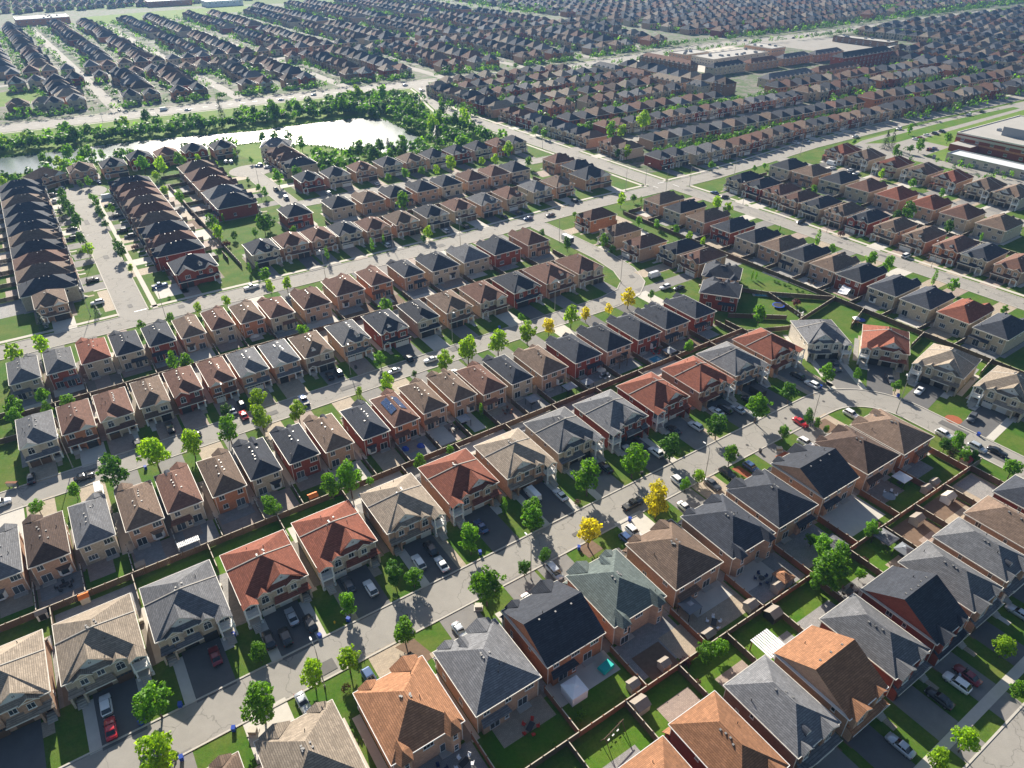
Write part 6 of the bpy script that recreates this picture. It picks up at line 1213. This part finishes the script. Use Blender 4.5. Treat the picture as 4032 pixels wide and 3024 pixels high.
def flatbld(nm, u0, u1, v0, v1, h, wm, ds, cat, band=None, wins=0, units=0, rfm=None):
    cu, cv = (u0 + u1) / 2, (v0 + v1) / 2; root = empty(nm, P(cu, cv), PR(0)); a, b_ = (u1 - u0) / 2, (v1 - v0) / 2; w = MB(); w.box(-a, a, -b_, b_, 0, h, bottom=False); w.obj('wall', wm, root); p = MB()
    for q in ((-a - .05, a + .05, -b_ - .05, -b_ + .4), (-a - .05, a + .05, b_ - .4, b_ + .05), (-a - .05, -a + .4, -b_ + .4, b_ - .4), (a - .4, a + .05, -b_ + .4, b_ - .4)): p.box(*q, h - .3, h + .5)
    p.obj('parapet', band or MT['shedw'], root); f = MB(); f.poly([(-a + .4, -b_ + .4, h + .05), (a - .4, -b_ + .4, h + .05), (a - .4, b_ - .4, h + .05), (-a + .4, b_ - .4, h + .05)]); f.obj('roof', rfm or MT['flat'], root)
    for k in range(wins):
        y = -b_ + 2 * b_ * (k + .5) / wins; window(root, 'l', -a, y, h * .55, 'L'); window(root, 'l', -a, y, 1.0, 'L')
        x = -a + 2 * a * (k + .5) / wins; window(root, 'l', x, -b_, h * .55, 'f')
    un = MB(); un.box(-1.3, 1.3, -.9, .9, 0, 1.3); un.tube((0, 0, 1.3), (0, 0, 1.5), .6, .6, 10); me = un.mesh('roof_unit', [MT['gaz']]); rr = random.Random(int(u0))
    for k in range(units): put('roof_unit', me, root, (rr.uniform(-a + 3, a - 3), rr.uniform(-b_ + 3, b_ - 3), h + .05))
    return tag(root, ds, cat), root, a, b_
_, sch, a, b_ = flatbld('school_building', 459.7, 532.9, 113.3, 214.8, 8.5, WALL['x'], 'large red brick school with flat white roof and orange bands', 'school', MT['trim'], 12, 8)
for z0, z1, mt in ((3.4, 4.4, 'orange'), (6.2, 7.4, 'shedw')): q = MB(); q.box(-a - .12, -a - .06, -b_, b_, z0, z1); q.obj('wall_band', WALL['o'] if mt == 'orange' else MT[mt], sch)
q = MB(); q.box(-a + 14, a - 10, -b_ + 5, b_ - 18, 8.5, 13.5, 0, 1); q.obj('gymnasium', [MT['gaz'], MT['flat']], sch)
for k in range(10):
    for j in range(3): put('solar_panel', SOLAR, sch, (-a + 5 + j * 2.6, -b_ + 8 + k * 5, 8.75), scale=(2, 2.6, 1), rot=(0, -.15, 0))
q = MB(); q.box(-a - 9, -a, b_ - 14, b_ - 2, 0, 4, 0, 1); q.obj('annexe', [WALL['x'], MT['flat']], sch)
_, pt, a, b_ = flatbld('portable_classrooms', 427.3, 439.1, 113.9, 201.5, 4.2, MT['shedw'], 'long pale portable classroom building beside the school', 'school', MT['rim'], 14, 0, MT['siding'])
for k in range(12): q = MB(); q.box(-.9, .9, -.05, .05, 0, 2.2); q.obj('door', MT['gaz'], pt, loc=(-a - .03, -b_ + 6 + k * 8, 0), rz=math.pi / 2)
flatbld('shop_building', 554, 629.5, 493.4, 521.7, 6, MT['shedw'], 'long shop building with white flat roof behind the terraces', 'shop', MT['shedw'], 8, 12); flatbld('shop_building', 552.5, 585, 528.6, 550.3, 6, WALL['p'], 'smaller white-roofed shop beside the arterial road', 'shop', MT['shedw'], 5, 5)
flatbld('shop_building', 640.9, 661.9, 498.2, 532.6, 7.5, WALL['p'], 'beige shop with projecting flat canopy at the crossing', 'shop', MT['trim'], 6, 4); flatbld('shop_building', 780.9, 797.3, 460.7, 527.8, 5.5, WALL['d'], 'brown shop row with car park in front', 'shop', MT['wood'], 8, 6); flatbld('shop_building', 739.7, 779.5, 435.8, 450.4, 5, MT['gaz'], 'dark grey low shop behind the brown shop row', 'shop', MT['dark'], 5, 2)
flatbld('distant_school', 37.1, 102.7, 1280.4, 1333.6, 8, WALL['o'], 'low red and white school far off beyond the arterial road', 'school', MT['white'], 8, 6); flatbld('distant_hall', 316.3, 375.6, 1385.3, 1423.4, 8, MT['white'], 'long white hall at the far edge of the park', 'hall', MT['white'], 6, 0); flatbld('distant_hall', 238, 306.8, 1449.5, 1480.1, 8, WALL['o'], 'red-fronted long building beyond the park', 'hall', MT['trim'], 6, 0)

# ------------------------------------------------------------------ the farther town, too many houses to take one by one
FK = 'kkkgbqqbkgdt'; FW = 'yppypxyopd'; fm = [ROOF[k] for k in 'kgbqdtr'] + [WALL[k] for k in 'ypxod'] + [MT['glass'], MT['trim'], MT['walk'], MT['siding'], MT['drive2']]
RI = {k: i for i, k in enumerate('kgbqdtr')}; WI = {k: 7 + i for i, k in enumerate('ypxod')}
fh = MB(); fr = random.Random(8); NF = 0; FT = []; FSTREET = []
def art(u):
    pts = ROADS['arterial_road'][0]
    for a, b_ in zip(pts, pts[1:]):
        if a[0] <= u <= b_[0]: return a[1] + (b_[1] - a[1]) * (u - a[0]) / (b_[0] - a[0])
    return pts[0][1] if u < pts[0][0] else pts[-1][1]
def visible(u, v):
    x, y, _ = P(u, v); return y < 2600 and v > .28 * u - 20 and abs(x) < .80 * y + 60
def farhouse(u, v, W, D, rot):
    global NF
    if not visible(u, v): return
    NF += 1; c, s = math.cos(PR(rot)), math.sin(PR(rot)); o = P(u, v); T_ = lambda x, y, z: (o.x + x * c - (y + jy) * s, o.y + x * s + (y + jy) * c, z)
    jy = fr.uniform(-1.5, 1.5); W *= fr.uniform(.9, 1.04); D *= fr.uniform(.9, 1.1)
    rm, wm = RI[fr.choice(FK)], WI[fr.choice(FW)]; h = fr.uniform(5.7, 6.6); a, b_ = W / 2, D / 2; s_ = fr.uniform(.6, .78)
    t = MB(); t.box(-a + .4, a - .4, -b_ + .4, b_ - .4, 0, h, wm, bottom=False); hip(t, -a, a, -b_, b_, h, s_, False, rm)
    for q in ((-a - .06, a + .06, -b_ - .08, -b_), (-a - .06, a + .06, b_, b_ + .08), (-a - .08, -a, -b_, b_), (a, a + .08, -b_, b_)): t.box(*q, h - .22, h + .02, 13, bottom=False)
    mx = fr.choice((-1, 1))
    for gx, gw in ((mx * W * .22, W * .42), (-mx * W * .28, W * .26)):
        yf = -b_ - .8; zr = h + s_ * 1.1 * gw / 2; yb = -b_ + gw * .6
        t.poly([(gx - gw / 2, yf, h + .03), (gx, yf, zr), (gx, yb, zr), (gx - gw / 2, -b_, h + .03)], rm); t.poly([(gx + gw / 2, yf, h + .03), (gx, yf, zr), (gx, yb, zr), (gx + gw / 2, -b_, h + .03)], rm); t.poly([(gx - gw / 2 + .2, yf + .2, h), (gx + gw / 2 - .2, yf + .2, h), (gx, yf + .2, zr - .2)], fr.choice((wm, wm, 15))); t.box(gx - gw / 2 + .3, gx + gw / 2 - .3, yf + .2, -b_ + .4, 0, h, wm, bottom=False)
        t.box(gx - .8, gx + .8, yf + .14, yf + .19, 3.6, 5.1, 12, bottom=False); t.box(gx - 1.1, gx + 1.1, yf + .14, yf + .19, .1, 2.2, 12, bottom=False)
    for q in (-.3, 0, .3): t.box(W * q - .7, W * q + .7, b_ - .4, b_ - .34, 3.7, 5.0, 12, bottom=False)
    for q in (-.28, .22): t.box(W * q - .9, W * q + .9, b_ - .4, b_ - .34, .4, 2.4, 12, bottom=False)
    t.poly([(-a + .2, -b_ - 1.4, 2.7), (a - .2, -b_ - 1.4, 2.7), (a - .5, -b_ + .3, 3.3), (-a + .5, -b_ + .3, 3.3)], rm)
    dx = mx * W * .2; t.poly([(dx - 2.4, -b_ - 9, .05), (dx + 2.4, -b_ - 9, .05), (dx + 2.4, -b_ + .3, .05), (dx - 2.4, -b_ + .3, .05)], 16)
    i = len(fh.v); fh.v += [T_(*p) for p in t.v]; fh.f += [tuple(i + k for k in f) for f in t.f]; fh.m += t.m
    for k in range(4):
        if fr.random() < .75: x, y = fr.uniform(-a - 1, a + 1), fr.choice((-b_ - fr.uniform(3, 12), -b_ - fr.uniform(9, 13), b_ + fr.uniform(2, 7))); FT.append((T_(x, y, 0)[:2], fr.uniform(1.3, 3.1)))
def frow_u(v, rot, u0, u1, step=11.8, D=14, sl=-.035):
    u = u0
    while u < u1:
        W = step - fr.uniform(.8, 1.8); farhouse(u, v + sl * (u - u0), W, D * fr.uniform(.9, 1.1), rot - 2 + fr.uniform(-1, 1)); u += step * (1 if fr.random() > .05 else 1.6)
def frow_v(u, rot, v0, v1, step=12.6, skip=(), sl=-.018):
    v = v0
    while v < v1:
        if not any(a < v < b_ for a, b_ in skip): farhouse(u + sl * (v - v0), v, step - fr.uniform(.5, 1.3), 17.5 * fr.uniform(.92, 1.12), rot + fr.uniform(-1, 1))
        v += step
for v, rot in ((283, 0), (310.5, 180), (351.5, 0), (377, 180)): frow_u(v, rot, 500, 706, sl=-.045)
for v, rot in ((389, 180), (426, 0), (455, 180), (492, 0), (522, 180), (553, 0)): frow_u(v, rot, 304, 436, sl=-.06)
frow_v(286, 270, 445, 540); frow_v(478, 90, 420, 532)
for k in range(8):
    us = 738 + 76 * k; top = 440 if us < 820 else art(us) - 28
    frow_v(us - 22, 90, 268 - .04 * (us - 738), top, sl=-.05); frow_v(us + 22, 270, 268 - .04 * (us - 738), top, sl=-.05); FSTREET.append(((us, 255), (us - 9, top + 10)))
for k in range(8):
    us = -24 + 87 * k; lo = art(us) + 74 if us > 40 else 775; hi = 1236 if us < 400 else 1300
    sk = ((748, 832), (1000, 1030))
    frow_v(us - 27, 90, lo, hi, 15.4, skip=sk); frow_v(us + 27, 270, lo, hi, 15.4, skip=sk); FSTREET.append(((us, art(us) + 10), (us - 13, hi + 10)))
    if us > 40: frow_u(art(us - 38) + 46, 0, us - 38, us - 12, 14.5, 15); frow_u(art(us + 24) + 46, 0, us + 14, us + 40, 14.5, 15)
    for vv, rr_ in ((762, 0), (818, 180)): frow_u(vv, rr_, us + 8, us + 82, 14.5, 15)
    FSTREET.append(((us, 791), (us + 87, 789)))
frow_u(659, 0, 2, 28, 17, 12)
for k in range(9):
    vo = 52 + 68 * k
    for u0 in range(700, 1600, 15):
        a_ = art(min(u0, 1250)) - max(0, u0 - 1250) * .05
        if fr.random() > .05: farhouse(u0, a_ + vo, 13.6, 15, -2)
        if fr.random() > .05: farhouse(u0, a_ + vo + 34, 13.6, 15, 178)
    FSTREET.append(((700, art(700) + vo - 18), (1250, art(1250) + vo - 18)))
for q in range(70):
    u = q * 15 - 40
    for j in range(6): farhouse(u + 3 * j, 1480 + (q % 3) * 12 + 62 * j + (26 if j % 2 else 0), 13.6, 16, 0)
o = fh.obj('distant_houses', fm); o['kind'] = 'stuff'; tag(o, 'mass of distant grey and brown roofed suburban houses', 'houses')
for k, (a, b_) in enumerate(FSTREET):
    mb = MB(); d = (Vector(b_) - Vector(a)).normalized(); n1 = Vector((-d.y, d.x)) * 4.5; struct(mb.poly([P(a[0] + n1.x, a[1] + n1.y, .03 + .002 * (k % 6)), P(a[0] - n1.x, a[1] - n1.y, .03 + .002 * (k % 6)), P(b_[0] - n1.x, b_[1] - n1.y, .03 + .002 * (k % 6)), P(b_[0] + n1.x, b_[1] + n1.y, .03 + .002 * (k % 6))]).obj('distant_street', MT['road']))
# ------------------------------------------------------------------ distant trees and pond woodland
ft = MB(); r = random.Random(14)
def blob(x, y, R_, n_, z0=1.0):
    for k in range(n_):
        th, z = r.uniform(0, 6.283), r.uniform(-.5, 1); q = math.sqrt(1 - z * z); rr = R_ * (.6 + .45 * r.random()); p = Vector((x + q * math.cos(th) * rr, y + q * math.sin(th) * rr, z0 + R_ + z * rr * 1.1)); n1 = (Vector((q * math.cos(th), q * math.sin(th), z + .3)) + Vector((r.gauss(0, 1), r.gauss(0, 1), r.gauss(0, 1))) * .6).normalized(); a = n1.orthogonal().normalized(); b_ = n1.cross(a); s = R_ * r.uniform(.22, .42)
        i = len(ft.v); ft.v += [tuple(p - a * s), tuple(p - b_ * s * .7), tuple(p + a * s), tuple(p + b_ * s * .7)]; ft.f.append((i, i + 1, i + 2, i + 3)); ft.m.append(tone)
for (x, y), R_ in FT: tone = r.choice((0, 0, 1, 2)); blob(x, y, R_, 22)
def belt(n_, fu, Rr, q):
    global tone
    for k in range(n_):
        u, v = fu(); 
        if not visible(u, v) or onroad((u, v), pad=1.0): continue
        tone = r.choice((0, 0, 1, 2)); x, y, _ = P(u, v); blob(x, y, r.uniform(*Rr), q)
belt(420, lambda: (lambda u: (u, art(u) + 17 + r.uniform(0, 8)))(r.uniform(-35, 1240)), (1.5, 2.8), 26)
belt(260, lambda: (lambda u: (u, art(u) - 18 - r.uniform(0, 7)))(r.uniform(290, 1240)), (1.3, 2.6), 26)
belt(45, lambda: (r.uniform(398, 426), r.uniform(123, 240)), (.9, 1.8), 26)
belt(240, lambda: (r.uniform(290, 436), r.choice((372, 440, 506)) + r.uniform(-5, 5)), (1.3, 3.0), 34)
belt(190, lambda: (r.uniform(300, 494), r.choice((301, 302, 372)) + r.uniform(-4, 4)), (1.2, 2.4), 34)
belt(1700, lambda: (r.uniform(640, 1500), r.uniform(930, 1500)), (2.6, 4.8), 16)
belt(500, lambda: (r.uniform(1050, 1560), r.uniform(590, 690)), (2.2, 4), 18)
o = ft.obj('distant_trees', [MT['leafd'], MT['leafm'], MT['bush']]); o['kind'] = 'stuff'; tag(o, 'scattered distant green trees among the far houses', 'trees')
ft = MB()
def pb():
    while True:
        z_ = r.random()
        u, v = (r.uniform(203, 256), r.uniform(379, 552)) if z_ < .36 else (lambda q: (q, 533 - .12 * q + abs(r.gauss(0, 14))))(r.uniform(-50, 220)) if z_ < .83 else (r.uniform(-25, 118), r.uniform(462, 472)) if z_ < .88 else (r.uniform(112, 202), r.uniform(376, 410))
        if not inside((u, v), WATER) and not onroad((u, v), pad=8) and not any(abs(u - h[3]) < 10 and abs(v - h[4]) < 10 for h in HOUSES): return u, v
belt(680, pb, (1.4, 3.8), 60)
o = ft.obj('pondside_thicket', [MT['leafd'], MT['leafm'], MT['bush']]); o['kind'] = 'stuff'; tag(o, 'dense green thicket on the banks around the pond', 'thicket')
# ------------------------------------------------------------------ haze
hz = MB(); hz.box(-1550, 2150, -100, 2950, -1, 132); m = bpy.data.materials.new('summer_haze'); m.use_nodes = True; n = m.node_tree.nodes; n.clear(); pv = n.new('ShaderNodeVolumePrincipled'); ou = n.new('ShaderNodeOutputMaterial'); m.node_tree.links.new(pv.outputs[0], ou.inputs['Volume'])
pv.inputs['Color'].default_value = (.28, .54, 1, 1); pv.inputs['Density'].default_value = .00009; pv.inputs['Anisotropy'].default_value = .2
o = hz.obj('haze', m); o['kind'] = 'stuff'; tag(o, 'pale blue summer haze over the far town', 'haze')
# ------------------------------------------------------------------ labels that count along each street
ROWTXT = dict(A='in the row above the nearest street', B='in the row below the nearest street', C='in the lowest right-hand row', D='in the row below the second street', E='in the row above the second street', F='in the row below the third street', G='in the row above the third street', H='in the row below the north street', I='in the row above the north street', J='on the near side of pond street', K='on the far side of pond street', L='beside the court near the pond', M='in the cluster against the pond', N='in the row below the east street', O='in the row above the east street', P='in the row behind the east street', Q='in the row facing the school', R='inside the curving street', S='beyond the crossing along third street', W='in the second row beyond the crossing', X='in the third row beyond the crossing', Y='along the cross street beyond the crossing', D2='at the garden corner by the curve')
def az(u, v): x, y, _ = P(u, v); return math.atan2(x, y)
rows = {}
for h in HOUSES: rows.setdefault(h[0], []).append(h)
for n_, hs in rows.items():
    for k, h in enumerate(sorted(hs, key=lambda h: az(h[3], h[4]))): tag(h[2], '%s-roofed %s %s, %s from left %s' % (RN[h[9]].replace(' ', '-'), WN[h[10]], 'semi-detached house' if h[8] == 'semi' else 'house', ordn(k + 1), ROWTXT[n_]), 'house', 'houses ' + ROWTXT[n_])
def zone(u, v):
    ar = art(u)
    if v > ar + 14: return 'beyond the arterial road'
    if v > ar - 26: return 'along the arterial road'
    if v > 373: return 'near the pond' if u < 258 else 'in the blocks beyond the crossing'
    if u > 368: return 'near the school' if v < 272 else 'in the blocks beyond the crossing'
    if u > 281: return ('behind the east street' if u > 306.6 else 'above the east street') if v < 250 else 'beyond the crossing'
    if u > 262: return 'on the cross street' if v > 262 else 'on the east street'
    if u > 224 and v < 246: return 'around the east row' if u > 233 else 'in the east row gardens'
    if u > 187 and v < 246: return 'around the bend gardens' if v < 168 else 'inside the curving street'
    for lim, t in ((11.9, 'on the lowest street'), (25, 'in front of the lowest row'), (41.5, 'beside the lowest row'), (50.75, 'in gardens behind the lowest row'), (60.9, 'in gardens below the nearest street'), (85.6, 'on the lower side of the nearest street'), (94.4, 'on the nearest street'), (122, 'on the upper side of the nearest street'), (130.95, 'in gardens above the nearest street'), (142, 'in gardens below the second street'), (169.6, 'on the lower side of second street'), (178.3, 'on the second street'), (204, 'on the upper side of second street'), (212.25, 'in gardens above the second street'), (222.5, 'in gardens below the third street'), (251, 'on the lower side of third street'), (262.5, 'on the third street')):
        if v < lim: return t
    if u < 57: return 'along the pond street' if u < 34 else 'in the pond street gardens'
    if v < 291: return 'on the upper side of third street'
    if v < 310: return 'in gardens above the third street'
    return 'along the north street'
qs = {}
for e in QUEUE: qs.setdefault((e[1], zone(e[4], e[5])), []).append(e)
for (d, zn), es in qs.items():
    es.sort(key=lambda e: az(e[4], e[5]))
    for k, e in enumerate(es): tag(e[0], '%s %s' % (d, zn) if len(es) == 1 else '%s, %s from left %s' % (d, ordn(k + 1), zn), e[2], e[3])
print('houses', len(HOUSES), 'far', NF, 'objects', len(bpy.data.objects))
